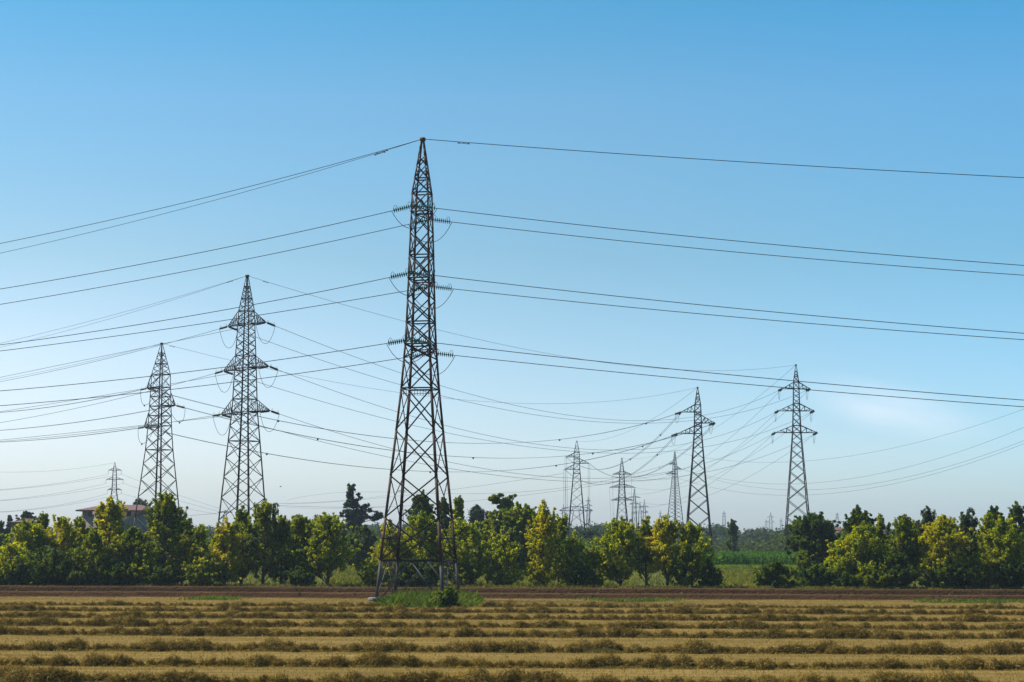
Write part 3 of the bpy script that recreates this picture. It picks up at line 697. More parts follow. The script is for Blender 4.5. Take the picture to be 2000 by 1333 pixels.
BE = {'1r': ('1l', [(665, 687), (780, 728), (862, 754), (1025, 796), (1180, 820), (1354, 814), (1518, 767)]),
      '1l': ('1r', [(610, 696), (780, 751), (862, 775), (1025, 808), (1180, 824.5), (1371, 818.7), (1547, 777)]),
      '2r': ('2l', [(760, 799.5), (867, 830), (1019, 863), (1140, 879.5), (1350, 864), (1518, 808)]),
      '2l': ('2r', [(688, 799.5), (769, 823), (869, 846.5), (977, 866), (1140, 881), (1350, 878), (1547, 824)]),
      '3r': ('3l', [(628, 837), (764, 875), (872, 901), (970, 919), (1115, 936.5), (1346, 913), (1381, 902.6), (1510, 852)]),
      '3l': ('3r', [(595, 853), (764, 894.5), (873, 916), (1010, 935), (1140, 938.5), (1308, 934), (1381, 922.6), (1476, 897), (1543, 872)])}
for k_, (e, m_) in BE.items():
    wire('%s wire from second tallest pylon, %s arm, across to tall grey pylon' % (LV[int(k_[0]) - 1], 'right' if k_[1] == 'r' else 'left'),
         ('B', k_), ('E', e), m_, .025, strA=GPn, strB=GPd, group=gB)
gBl = 'wires running left from the second tallest pylon'
for k_, e, m_ in (('1l', (0, 746, 252), [(360, 664), (126, 719)]), ('1r', (0, 737.5, 240), [(411, 650.5), (321, 672), (94.5, 719)]),
                  ('2l', (0, 826, 252), [(360, 748.5), (244, 775)]), ('2r', (0, 804.5, 240), [(405, 737), (360, 745), (287, 759.5)]),
                  ('3l', (0, 862.5, 252), [(344, 823.5), (200, 843)]), ('3r', (0, 860, 240), [(396, 816), (344, 822.5), (200, 842)])):
    wire('%s wire running left from the %s arm of the second tallest pylon' % (LV[int(k_[0]) - 1], 'right' if k_[1] == 'r' else 'left'),
         ('B', k_), e, m_, .025, strA=GPn, extend=1.8, group=gBl)
gC = 'wires of the single-circuit line between the left stubby-armed pylon and the alternating-arm pylon'
wire('thin top wire from the tip of the stubby-armed left pylon to the alternating-arm pylon', ('C', 'top'), ('D', 'top'),
     [(420, 696), (513, 719.5), (774, 765.7), (885, 780), (1058, 789), (1287, 772)], .02, group=gC, damp=(1.5,))
wire('faint top wire running left from the tip of the stubby-armed left pylon', ('C', 'top'), (0, 742, 300), [(200, 700)], .02, extend=1.6, group=gC)
for k_, m_, mk in (('1', [(360, 781), (436, 799), (537, 822), (628, 837), (767, 855.7), (872, 864), (965, 865.6), (1089, 860), (1257, 830)], (537, 1089, 1257)),
                   ('2', [(436, 816.6), (506, 834), (620, 858), (764, 879), (872, 890), (995, 894.8), (1140, 888), (1266, 867)], (620, 917, 1159)),
                   ('3', [(420, 868), (529, 889.5), (620, 902), (760, 916), (873, 921), (965, 920), (1083, 910), (1251, 875)], (529, 842, 1083, 1251))):
    wire('%s twin cable with dark spacers between the stubby-armed and alternating-arm pylons' % LV[int(k_) - 1],
         ('C', k_), ('D', k_), m_, .024, strA=GAm if k_ == '2' else GPn, strB=GPd, twin=.35, marks=mk, group=gC)
for k_, e, m_ in (('1', (0, 806, 300), [(243, 771.5), (120, 791)]), ('2', (0, 841, 296), [(290, 805), (150, 824)]), ('3', (0, 864, 300), [(249, 841), (120, 855)])):
    wire('%s twin cable running left out of the photo from the stubby-armed left pylon' % LV[int(k_) - 1], ('C', k_), e, m_, .024, strA=GPn, twin=.3, extend=1.6, group=gC)
# alternating-arm pylon and tall grey pylon on towards the distant ones (down to the left)
gD = 'wires running from the two right-hand pylons towards the distant pylons'
wire('faint top wire descending left from the alternating-arm pylon to the three-armed distant pylon', ('D', 'top'), ('F', 'top'), [(1300, 805), (1220, 845)], .025, group=gD)
for k_, e, m_, mk in (('1', '1', [(1288, 851), (1230, 898)], (1288, 1230)), ('2', '2', [(1340, 880), (1270, 925)], ()), ('3', '3', [(1284, 890), (1235, 925)], (1284,))):
    wire('%s twin cable descending left from the alternating-arm pylon towards the three-armed distant pylon' % LV[int(k_) - 1], ('D', k_), ('F', e), m_, .035,
         strA=GPd, twin=.35, marks=mk, group=gD)
wire('faint top wire descending left from the tall grey pylon to the six-armed distant pylon', ('E', 'top'), ('G', 'top'), [(1480, 775), (1400, 835)], .025, group=gD)
for k_, m_ in (('1l', [(1460, 825), (1377, 893)]), ('1r', [(1500, 830), (1400, 905)]), ('2l', [(1450, 865), (1377, 920)]), ('2r', [(1490, 870), (1400, 930)]),
               ('3l', [(1450, 903), (1385, 945)]), ('3r', [(1480, 925), (1400, 960)])):
    wire('%s faint wire descending left from the %s arm of tall grey pylon' % (LV[int(k_[0]) - 1], 'right' if k_[1] == 'r' else 'left'),
         ('E', k_), ('G', k_), m_, .025, strA=GPd, group=gD)
gF = 'vertical-looking cables below the three-armed distant pylon'
for k_, x, y in (('1', 1111, 1003), ('2', 1149, 1006), ('3', 1104, 1008)):
    wire('%s cable dropping almost straight down the view behind the three-armed distant pylon' % {'1': 'upper left', '2': 'right', '3': 'lower left'}[k_],
         ('F', k_), (x, y, 900), [], .04, twin=.5, group=gF)
gG = 'cables dropping behind the six-armed distant pylon'
for k_, x, y in (('1l', 1199, 1000), ('1r', 1233, 1000), ('2l', 1198, 1003), ('2r', 1238, 1003)):
    wire('%s %s cable dropping away behind the six-armed distant pylon' % ('upper' if k_[0] == '1' else 'lower', 'left' if k_[1] == 'l' else 'right'), ('G', k_), (x, y, 1000), [], .04, group=gG)
gH = 'wires of the corner-on distant pylon'
wire('faint top wire rising right from the corner-on distant pylon out of the photo', ('H', 'top'), (1990, 803, 420), [(1578, 902), (1740, 876), (1853, 845.5)], .03, extend=1.15, group=gH)
wire('upper wire rising right from the corner-on distant pylon past the round dark tree', ('H', '1'), (2000, 835, 400), [(1386, 930), (1540, 946), (1740, 920), (1875, 884)], .03, extend=1.15, group=gH)
wire('middle wire rising right from the corner-on distant pylon past the round dark tree', ('H', '2'), (2000, 861, 400), [(1386, 935), (1540, 957), (1740, 938), (1830, 918.7)], .03, extend=1.15, group=gH)
wire('lower wire rising right from the corner-on distant pylon past the round dark tree', ('H', '3'), (2000, 867, 410), [(1388, 951), (1540, 969), (1740, 947), (1830, 923)], .03, extend=1.15, group=gH)
wire('upper long faint wire running left from the corner-on distant pylon behind the tallest pylon', ('H', '1'), (560, 978, 1000), [(1284, 915), (1174, 944), (1017, 958), (897, 966)], .045, group=gH, marks=(1284, 1174))
wire('lower long faint wire running left from the corner-on distant pylon behind the tallest pylon', ('H', '3'), (560, 992, 1000), [(1200, 942), (1100, 958), (957, 976), (903, 980)], .045, group=gH)
wire('faint wire running left from the three-armed distant pylon behind the tallest pylon', (1100, 925, 560), (560, 985, 980), [(1018, 938), (880, 957)], .04, group=gH)
gI = 'wires of the small far-left pylon'
wire('faint top wire of the small pale far-left pylon, running left', ('I', 'top'), (0, 922.5, 640), [(136, 917)], .03, extend=1.3, group=gI)
for n_, k_, e, m_ in (('upper left', '1l', (0, 956.7, 620), [(94, 947)]), ('upper right', '1r', (0, 958, 630), [(94, 949)]), ('middle left', '2l', (0, 977.7, 620), [(105, 965)]),
                  ('middle right', '2r', (0, 978.7, 630), [(105, 968)]), ('lower left', '3l', (0, 1000, 620), [(80, 992.5)]), ('lower right', '3r', (0, 1001, 630), [(80, 994)])):
    I_.tips[k_] = I_.tips[k_] - np.array([0, 0, 1.5])
    wire('faint wire running left from the %s arm of the small pale far-left pylon' % n_, ('I', k_), e, m_, .035, extend=1.3, group=gI)
for n_, k_, e in (('upper', '1r', (430, 994, 760)), ('middle', '2r', (430, 1000, 760)), ('lower', '3r', (430, 1006, 760))):
    wire('faint %s wire descending right from the small pale far-left pylon' % n_, ('I', k_), e, [], .035, group=gI)
wire('faint upper wire from the bushy-headed pole pylon towards the dark cedar', (543, 984, 560), (760, 967, 800), [(660, 979)], .035, group='faint wires over the hedge')
wire('faint lower wire from the bushy-headed pole pylon towards the dark cedar', (543, 988, 560), (760, 990, 800), [(660, 991)], .045, group='faint wires over the hedge')
wire('faint wire reaching left from the flat-topped pylon between the trees', (437, 1001, 700), (345, 1008, 640), [(390, 1006)], .05, group='faint wires over the hedge')
# jumper loops
for k_, e in A.ends.items():
    if len(e) >= 2: A.jumper(e[0], e[1], 1.35, .022, push=(0, -.25 if k_[1] == 'n' else .3, 0))
for k_, e in B.ends.items():
    if len(e) >= 2: B.jumper(e[0], e[1], 2.1, .024, push=(0, -.3 if k_[1] == 'r' else .3, 0))
for k_, e in C.ends.items():
    if len(e) >= 2: C.jumper(e[0], e[1], 2.1, .03, push=(-.5 if k_ != '2' else .5, 0, 0), weight=True)
for t, T_ in ((D, 'D'), (E, 'E')):
    for k_, e in t.ends.items():
        if len(e) >= 2: t.jumper(e[0] , e[1], 1.7, .03)
for r_ in resid: print('RESID', r_)

# ------------------------------------------------------------------ foliage
def leaves(centres, radii, per, size, seed, flat=1.0, upb=.35):
    """rhombic leaf faces gathered in clumps; centres (n,3), radii (n,3)"""
    r = np.random.default_rng(seed); n_ = len(centres); cnt = np.maximum(6, (per * (radii[:, 0] * radii[:, 2]) ** .75).astype(int))
    idx = np.repeat(np.arange(n_), cnt); N = len(idx)
    d = r.normal(size=(N, 3)); d /= np.linalg.norm(d, axis=1)[:, None]
    rad = r.uniform(0, 1, N) ** .42 * r.uniform(.75, 1.12, N) * np.where(r.uniform(size=N) < .12, r.uniform(1.1, 1.6, N), 1)
    p = centres[idx] + d * rad[:, None] * radii[idx]
    nr = d * .7 + r.normal(size=(N, 3)) * .75 + np.array([0, 0, upb]); nr /= np.linalg.norm(nr, axis=1)[:, None]
    t = np.cross(nr, r.normal(size=(N, 3))); t /= np.linalg.norm(t, axis=1)[:, None]; b_ = np.cross(nr, t)
    L = (size * r.uniform(.55, 1.25, N))[:, None]; w = L * r.uniform(.5, .8, N)[:, None]
    fold = nr * L * .18
    v = np.stack([p - t * L, p - b_ * w + fold, p + t * L, p + b_ * w + fold], 1).reshape(-1, 3)
    return v, np.arange(N * 4).reshape(N, 4)
def prof_r(t, shape):
    if shape == 'oval': return np.clip(np.sin(np.pi * (.12 + .88 * np.clip(t, 0, 1)) ** .9), 0, 1) ** .55 * .98 + .03
    if shape == 'column': return (np.sin(np.pi * np.clip(t, .0, 1) ** .6) ** .5) * .95 + .05
    if shape == 'round': return np.sqrt(np.clip(1 - (2 * t - 1) ** 2, 0, 1)) + .03
    if shape == 'cone': return (1 - t) ** .8 + .05
    if shape == 'vase': return .35 + .65 * np.sin(np.pi * np.clip(t, 0, 1) ** 1.5)
    return .5 + 0 * t
def tree(label, px, top, wpx, Y, mat, shape='oval', low=.12, seed=1, group='hedge trees along the far edge of the field', cat='tree', leaf=.13,
         dens=1.0, shoots=5, name='broadleaf_tree', depth=.9, bark_='bark', lean=0.0, open_=0.0):
    r = np.random.default_rng(seed * 13 + 5)
    H = at(px, top, Y)[2] - (.28 if shoots else .1); X = gx(px, Y); Wd = wpx / F_PX * Y / 2
    root = empty(name, (X, Y, 0), label, cat, group)
    z0 = H * low; hh = H - z0
    Wd *= 1.1; dens_v = hh * Wd / 3.2 * (1 - open_)
    ncl = int(32 + 44 * dens_v)
    t = r.uniform(0, 1, ncl) ** .92; th = r.uniform(0, 2 * np.pi, ncl)
    pz, pq = r.uniform(0, 6), r.uniform(0, 6)
    lobe = lambda th, t: 1 + .26 * np.sin(th * 2 + pz) * np.sin(t * 7 + pq) + .2 * np.sin(t * 13 + pz)
    k_w = np.clip(Wd, .8, 2.6) ** .7
    crad = r.uniform(.09, .22, ncl) * k_w
    rr = np.clip(prof_r(t, shape) * Wd * lobe(th, t) * r.uniform(.2, .92, ncl) ** .6 - crad * .5, 0, None)
    zc = z0 + t * (hh - .3) * .95
    c = [np.stack([rr * np.cos(th) + lean * zc, rr * np.sin(th) * depth, zc], 1)]; R = [crad]
    nbr = int(12 + 9 * dens_v); tips_ = []
    for _ in range(nbr):        # rising branches, leafy along their outer part
        a_ = r.uniform(0, 2 * np.pi); te = r.uniform(.12, 1.0) ** .9
        re = prof_r(np.array([te]), shape)[0] * Wd * lobe(a_, te) * r.uniform(.9, 1.12); ze = z0 + te * hh * .98
        zs_ = max(.25, ze - re * r.uniform(.7, 1.3) - .4); m = 6
        q = np.linspace(.45, 1, m)
        px_ = re * q * math.cos(a_) + lean * ze; py_ = re * q * math.sin(a_) * depth; pz_ = zs_ + (ze - zs_) * q ** 1.5
        c.append(np.stack([px_, py_, pz_], 1) + r.normal(0, .07, (m, 3))); R.append(r.uniform(.08, .15, m) * k_w * np.linspace(1.35, .75, m)); tips_.append(((0 + lean * zs_, 0, zs_), c[-1][2], c[-1][-1]))
    c = np.vstack(c); R = np.concatenate(R)
    rad = np.stack([R, R, R * r.uniform(.7, 1.1, len(R))], 1)
    # upward shoots at the top
    sh = []
    for _ in range(int(shoots * 1.7)):
        a_ = r.uniform(0, 6.28); q = r.uniform(0, .62) * Wd; base_t = .62 + .25 * r.uniform() ; top_z = H * r.uniform(.88, 1.06) - q * .55
        x_, y_ = q * math.cos(a_), q * math.sin(a_) * depth
        for zz_ in np.arange(z0 + hh * base_t, top_z, .28): sh.append((x_ + r.normal(0, .08) + lean * zz_, y_ + r.normal(0, .08), zz_, r.uniform(.10, .21)))
    if sh:
        sh = np.array(sh); c = np.vstack([c, sh[:, :3]]); rad = np.vstack([rad, np.stack([sh[:, 3], sh[:, 3], sh[:, 3] * 1.3], 1)])
    v, f = leaves(c, rad, 330 * dens, leaf, seed)
    link('crown', np_mesh('crown', v, f, M[mat]), root)
    mb = MB(); ht = H * .86; zz_ = np.linspace(-.1, ht, 9); jx = np.cumsum(r.normal(0, .05, 9)); jy = np.cumsum(r.normal(0, .05, 9))
    tr = np.stack([jx + lean * zz_, jy, zz_], 1); tr[0, :2] = 0
    mb.tube(tr, np.linspace(.045 + H * .017, .02, 9), 8)
    for a_, b__, e_ in tips_:
        s_ = np.array([np.interp(a_[2], tr[:, 2], tr[:, 0]), np.interp(a_[2], tr[:, 2], tr[:, 1]), min(a_[2], ht * .95)]); mb.tube([s_, b__, e_], [.045, .028, .01], 5)
    for i in r.choice(ncl, min(ncl, 10), replace=False):
        e = c[i]; zb = np.clip(e[2] - r.uniform(.5, 1.6) - .35 * math.hypot(e[0], e[1]), .25, ht * .92); s_ = np.array([np.interp(zb, tr[:, 2], tr[:, 0]), np.interp(zb, tr[:, 2], tr[:, 1]), zb])
        m_ = (s_ + e) / 2 + np.array([0, 0, -.12]) + r.normal(0, .06, 3)
        mb.tube([s_, m_, e], [.05, .032, .012], 5)
    mb.build('trunk', M[bark_], root, True)
    return root

T = tree; HG = 'hedge trees along the far edge of the field'
TREES = [  # label, px, top, width, Y, material, shape, low, shoots
 ('bright lime bushy tree at the very left edge of the hedge', 22, 1054, 84, 158.5, 'leaf_lime', 'round', .05, 3),
 ('broad green hedge tree near the left edge, left of the slim dark sprig', 52, 1006, 104, 163, 'leaf_lime', 'oval', .1, 5),
 ('slim dark sprig of a tree poking above the left end of the hedge', 80, 993, 34, 166, 'leaf_green', 'column', .3, 4),
 ('orange-tinged hedge tree left of the house', 120, 998, 66, 164, 'leaf_yellow', 'oval', .1, 5),
 ('golden green tree overlapping the left end of the house', 152, 1003, 56, 165, 'leaf_lime', 'oval', .1, 5),
 ('tall slender yellowing tree in front of the house', 212, 966, 84, 162, 'leaf_yellow', 'oval', .08, 7),
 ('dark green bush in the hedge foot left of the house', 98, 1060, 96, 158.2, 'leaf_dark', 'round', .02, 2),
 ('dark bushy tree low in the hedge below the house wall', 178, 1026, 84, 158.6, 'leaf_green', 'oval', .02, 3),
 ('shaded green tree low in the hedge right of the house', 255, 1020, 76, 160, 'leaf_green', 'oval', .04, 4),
 ('tall airy tree with visible trunk in front of the stubby-armed pylon', 319, 956, 92, 161, 'leaf_green', 'oval', .1, 8),
 ('yellow-green tree filling the hedge left foot of the airy tree', 285, 1058, 64, 159, 'leaf_lime', 'oval', .05, 2),
 ('rounded green tree just right of the stubby-armed pylon legs', 356, 997, 62, 164, 'leaf_green', 'oval', .1, 4),
 ('fresh green tree in the dip of the hedge between two left pylons', 390, 1018, 64, 163, 'leaf_lime', 'oval', .05, 4),
 ('golden tree at the left legs of the second tallest pylon', 437, 1012, 74, 160, 'leaf_yellow', 'oval', .08, 5),
 ('green tree in front of the middle of the second tallest pylon', 470, 985, 62, 162, 'leaf_green', 'oval', .16, 7),
 ('tallest tree at the right leg of the second tallest pylon', 513, 968, 74, 161, 'leaf_green', 'oval', .18, 7),
 ('smaller green tree just right of the second tallest pylon', 548, 1000, 56, 162, 'leaf_green', 'oval', .1, 5),
 ('dark green hedge tree midway between cedar and second tallest pylon', 592, 998, 76, 161, 'leaf_green', 'oval', .18, 6),
 ('many-stemmed tree with yellow right side left of the meadow gap', 640, 993, 94, 160, 'leaf_lime', 'oval', .2, 7),
 ('low yellow-green bush right of the meadow gap, left of the tallest pylon', 727, 1082, 54, 158.5, 'leaf_lime', 'round', .02, 2),
 ('bright yellow tree behind the left leg of the tallest pylon', 763, 1012, 66, 161, 'leaf_yellow', 'oval', .08, 4),
 ('large yellow-green tree seen through the tallest pylon', 820, 992, 96, 162, 'leaf_lime', 'round', .06, 5),
 ('yellow-green tree behind the right leg of the tallest pylon', 905, 1006, 92, 161, 'leaf_lime', 'round', .1, 5),
 ('small rounded yellow-green tree left of the golden column tree', 985, 1038, 68, 160, 'leaf_lime', 'oval', .06, 3),
 ('golden column-shaped tree, the yellowest in the hedge', 1061, 978, 66, 160, 'leaf_yellow', 'column', .03, 5),
 ('thin green tree leaning behind the golden column tree', 1092, 1000, 46, 165, 'leaf_green', 'oval', .2, 4),
 ('yellow-tipped tree right of the golden column tree', 1122, 1036, 74, 160, 'leaf_lime', 'oval', .06, 4),
 ('small low tree in the hedge dip below the distant wood', 1158, 1062, 46, 160.5, 'leaf_green', 'oval', .03, 3),
 ('broad green tree below the six-armed distant pylon', 1212, 1006, 92, 161, 'leaf_lime', 'round', .16, 6),
 ('narrow green tree below the cluster of tiny far pylons', 1262, 1006, 50, 162, 'leaf_green', 'oval', .2, 5),
 ('yellow tree below the corner-on distant pylon', 1303, 1002, 76, 160, 'leaf_yellow', 'oval', .22, 7),
 ('yellow-green tree left of the legs of the alternating-arm pylon', 1352, 1014, 78, 160, 'leaf_lime', 'oval', .26, 6),
 ('dark green tree low at the right end of the middle trees', 1335, 1060, 60, 159, 'leaf_green', 'oval', .08, 2),
 ('round dark tree standing alone right of the tall grey pylon', 1590, 993, 88, 196, 'leaf_dark', 'round', .3, 3),
 ('green tree in front of the pole, first tree of the right-hand hedge', 1640, 1052, 66, 161, 'leaf_lime', 'oval', .2, 3),
 ('dark two-headed tree behind the right-hand hedge', 1680, 990, 62, 185, 'leaf_dark', 'vase', .3, 8),
 ('broad green tree left in the right-hand hedge', 1692, 1012, 94, 161, 'leaf_lime', 'round', .08, 5),
 ('small sprig-topped tree in the right-hand hedge beside the broad green one', 1722, 1004, 44, 163, 'leaf_green', 'oval', .1, 5),
 ('mixed green tree in the middle of the right-hand hedge', 1768, 998, 78, 162, 'leaf_green', 'oval', .06, 6),
 ('grey-green tree top behind the middle of the right-hand hedge', 1813, 990, 54, 175, 'leaf_grey', 'oval', .2, 6),
 ('orange-yellow round tree in the right-hand hedge', 1845, 1000, 92, 160, 'leaf_yellow', 'round', .08, 5),
 ('sparse spiky tree right of the orange-yellow round tree', 1893, 990, 56, 164, 'leaf_grey', 'vase', .2, 9),
 ('thin young tree between the sparse tree and the right edge', 1931, 998, 44, 162, 'leaf_lime', 'oval', .1, 5),
 ('bright yellow-green tree near the right edge', 1966, 1004, 88, 160, 'leaf_lime', 'oval', .06, 5),
 ('dark tree top rising at the very right edge', 1990, 974, 56, 170, 'leaf_dark', 'oval', .2, 6),
 ('shaded green tree low in the right-hand hedge beside the right edge', 1915, 1062, 74, 159, 'leaf_green', 'oval', .04, 2),
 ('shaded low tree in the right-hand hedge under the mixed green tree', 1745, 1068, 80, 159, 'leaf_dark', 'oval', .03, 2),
]
for i, (lab, px, top, w, Y, mt, shp, low, sh) in enumerate(TREES):
    T(lab, px, top, w, Y, mt, shp, low, seed=100 + i, shoots=sh, leaf=.10 if Y < 180 else .14, dens=1.25)
SHRUBS = [
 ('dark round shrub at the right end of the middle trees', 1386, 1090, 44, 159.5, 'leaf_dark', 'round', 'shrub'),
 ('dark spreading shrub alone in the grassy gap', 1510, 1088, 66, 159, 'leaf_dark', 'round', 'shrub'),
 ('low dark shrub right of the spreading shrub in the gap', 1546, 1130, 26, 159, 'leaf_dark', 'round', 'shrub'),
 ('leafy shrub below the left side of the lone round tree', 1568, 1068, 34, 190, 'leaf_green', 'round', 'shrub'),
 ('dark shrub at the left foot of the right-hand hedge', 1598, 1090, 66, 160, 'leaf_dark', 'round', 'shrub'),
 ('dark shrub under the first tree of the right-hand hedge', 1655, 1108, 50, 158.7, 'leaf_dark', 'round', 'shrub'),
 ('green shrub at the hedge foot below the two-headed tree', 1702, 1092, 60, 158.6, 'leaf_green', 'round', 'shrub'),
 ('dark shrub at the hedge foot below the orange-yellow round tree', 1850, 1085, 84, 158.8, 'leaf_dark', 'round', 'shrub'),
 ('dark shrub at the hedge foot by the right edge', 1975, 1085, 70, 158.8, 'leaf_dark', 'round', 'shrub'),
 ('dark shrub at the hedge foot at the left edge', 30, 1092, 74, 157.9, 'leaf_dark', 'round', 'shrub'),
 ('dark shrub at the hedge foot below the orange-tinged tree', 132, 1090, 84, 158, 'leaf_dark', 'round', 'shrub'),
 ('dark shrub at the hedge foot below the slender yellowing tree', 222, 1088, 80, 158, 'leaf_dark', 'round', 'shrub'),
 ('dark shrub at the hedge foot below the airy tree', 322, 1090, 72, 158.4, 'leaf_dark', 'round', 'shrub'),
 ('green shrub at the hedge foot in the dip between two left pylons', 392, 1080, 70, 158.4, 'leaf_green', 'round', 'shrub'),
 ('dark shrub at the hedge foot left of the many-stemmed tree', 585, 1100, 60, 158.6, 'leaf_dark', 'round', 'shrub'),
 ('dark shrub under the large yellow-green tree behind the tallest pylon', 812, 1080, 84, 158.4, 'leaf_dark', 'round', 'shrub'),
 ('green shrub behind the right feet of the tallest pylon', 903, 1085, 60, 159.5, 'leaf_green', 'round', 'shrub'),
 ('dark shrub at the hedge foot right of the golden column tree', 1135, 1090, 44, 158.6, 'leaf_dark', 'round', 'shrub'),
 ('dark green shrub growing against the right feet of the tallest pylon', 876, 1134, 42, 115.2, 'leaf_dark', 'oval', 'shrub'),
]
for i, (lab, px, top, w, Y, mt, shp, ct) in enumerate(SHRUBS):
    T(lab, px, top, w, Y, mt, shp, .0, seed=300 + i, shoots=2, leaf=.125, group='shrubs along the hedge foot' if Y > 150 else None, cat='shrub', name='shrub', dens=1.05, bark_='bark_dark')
BG = 'trees beyond the hedge'
BACK = [
 ('round blue-green tree in the back left of the meadow gap', 706, 1020, 62, 235, 'leaf_dark', 'round', .1, 3),
 ('large broad green tree behind the small rounded tree, right of the tallest pylon', 1012, 979, 128, 205, 'leaf_green', 'round', .06, 4),
 ('second broad green crown left of the golden column tree', 960, 1002, 70, 208, 'leaf_green', 'round', .1, 4),
 ('dark tree top rising behind the tallest pylon bracing', 822, 958, 64, 215, 'leaf_dark', 'oval', .15, 5),
 ('slim poplar top just right of the tallest pylon', 893, 970, 30, 200, 'leaf_green', 'column', .2, 5),
 ('dark poplar seen between the right legs of the tallest pylon', 866, 962, 34, 205, 'leaf_dark', 'column', .2, 5),
 ('domed dark tree behind the house roof', 272, 972, 50, 330, 'leaf_dark', 'round', .3, 0),
 ('slender dark tree standing in the gap of the distant woods', 1431, 1010, 24, 330, 'leaf_dark', 'column', .05, 2),
 ('dark small tree at the far left above the hedge', 16, 1003, 18, 300, 'conifer', 'cone', .1, 2),
 ('pointed bluish tree group behind the left hedge', 50, 995, 36, 310, 'conifer', 'vase', .1, 3),
 ('grey-green tree at the left edge behind the hedge', -4, 1012, 44, 240, 'leaf_grey', 'round', .1, 3),
 ('green tree in the back behind the hedge right of the airy tree', 345, 1010, 70, 230, 'leaf_dark', 'round', .1, 3),
 ('dark tree in the back behind the dark green hedge tree', 574, 1018, 60, 240, 'leaf_dark', 'round', .1, 3),
 ('hazy green tree behind the hedge dip right of the golden column tree', 1150, 1028, 70, 380, 'leaf_grey', 'round', .1, 2),
 ('dark crown behind the right-hand hedge by the mixed green tree', 1785, 1012, 60, 190, 'leaf_dark', 'round', .1, 3),
 ('dark crown behind the right-hand hedge near the right edge', 1948, 985, 56, 185, 'leaf_dark', 'round', .1, 4),
]
for i, (lab, px, top, w, Y, mt, shp, low, sh) in enumerate(BACK):
    T(lab, px, top, w, Y, mt, shp, low, seed=400 + i, shoots=sh, leaf=.17 if Y < 250 else .24, group=BG, dens=.85 if Y < 250 else .55, bark_='bark_dark')

def clump_tree(label, Y, base_px, clumps, mat, name, per=150, leaf=.16, seed=1, trunk=None, depthf=.8, upb=.6, group=BG):
    """tree whose crown is a list of (px,py,rx,ry) foliage masses"""
    r = np.random.default_rng(seed); s_ = F_PX / Y; X = gx(base_px, Y)
    root = empty(name, (X, Y, 0), label, 'tree', group); c = []; rad = []
    for x, y, rx_, ry in clumps:
        p = at(x, y, Y); k_ = max(5, int(rx_ * ry / 5)); 
        for _ in range(k_):
            d = r.normal(size=3); d /= np.linalg.norm(d); q = r.uniform() ** .4 * .75
            rc = min(rx_, ry) / s_ * r.uniform(.55, .95)
            c.append((p[0] - X + d[0] * rx_ / s_ * q, d[1] * rx_ / s_ * q * depthf, p[2] + d[2] * ry / s_ * q)); rad.append((rc * r.uniform(1, 1.7), rc * 1.3, rc))
    v, f = leaves(np.array(c), np.array(rad), per, leaf, seed, upb=upb)
    link('crown', np_mesh('crown', v, f, M[mat]), root)
    mb = MB(); top = np.array(trunk if trunk else [0, 0, max(q[2] for q in c) * .93]) if not isinstance(trunk, tuple) else at(*trunk, Y) - np.array([X, Y, 0])
    mb.tube([np.zeros(3) - [0, 0, .1], top * .5 + r.normal(0, .1, 3), top], [.32, .2, .05], 8)
    for i in r.choice(len(c), min(len(c), 30), replace=False):
        e = np.array(c[i]); t = np.clip(e[2] / top[2] - .06, .1, .95); mb.tube([top * t, (top * t + e) / 2 - [0, 0, .05], e], [.09, .06, .02], 5)
    mb.build('trunk', M['bark_dark'], root, True)
cz = lambda L_, ox, oy, sc_: [(ox + a_ / sc_, oy + b_ / sc_, c_ / sc_, d_ / sc_) for a_, b_, c_, d_ in L_]
clump_tree('tall dark cedar with flat layered branches beyond the hedge', 300, 692, cz([(412, 240, 22, 14), (460, 245, 24, 14), (430, 275, 50, 22), (415, 315, 44, 22), (425, 350, 60, 22), (505, 330, 42, 16),
   (520, 365, 38, 14), (450, 390, 80, 22), (590, 430, 70, 11), (375, 452, 50, 11), (520, 450, 110, 20), (430, 430, 80, 30), (640, 498, 70, 12), (340, 515, 50, 12), (600, 480, 60, 16), (470, 500, 140, 24),
   (520, 545, 180, 24), (380, 540, 60, 20), (470, 590, 120, 30), (640, 560, 90, 24), (700, 540, 40, 30), (450, 640, 90, 40)], 600, 900, 5), 'conifer', 'cedar_tree', per=330, leaf=.17, seed=5, trunk=(690, 952), upb=1.2)
clump_tree('dark pointed conifer right of the tallest pylon', 290, 931, [(931, 989, 4, 5), (930, 996, 8, 6), (933, 1003, 12, 8), (930, 1012, 13, 9), (933, 1022, 12, 9), (932, 1034, 12, 9)], 'conifer', 'conifer_tree', per=330, leaf=.16, seed=6, trunk=(931, 987))
clump_tree('smaller dark conifer leaning beside the umbrella-topped tree', 290, 958, [(966, 1002, 6, 4), (957, 1008, 9, 6), (960, 1016, 9, 7), (953, 1026, 10, 7), (958, 1036, 10, 7)], 'conifer', 'conifer_tree', per=330, leaf=.16, seed=7, trunk=(962, 1000))
clump_tree('umbrella-topped light green tree above the broad green trees', 215, 988, cz([(590, 205, 50, 26), (640, 190, 30, 20), (550, 225, 30, 22), (600, 245, 50, 24), (690, 245, 60, 26), (740, 210, 30, 18), (780, 195, 18, 12), (660, 300, 50, 26), (730, 280, 40, 26), (700, 340, 70, 30), (620, 300, 36, 20)], 850, 930, 5),
           'leaf_green', 'broadleaf_tree', per=270, leaf=.18, seed=8, trunk=(992, 985))

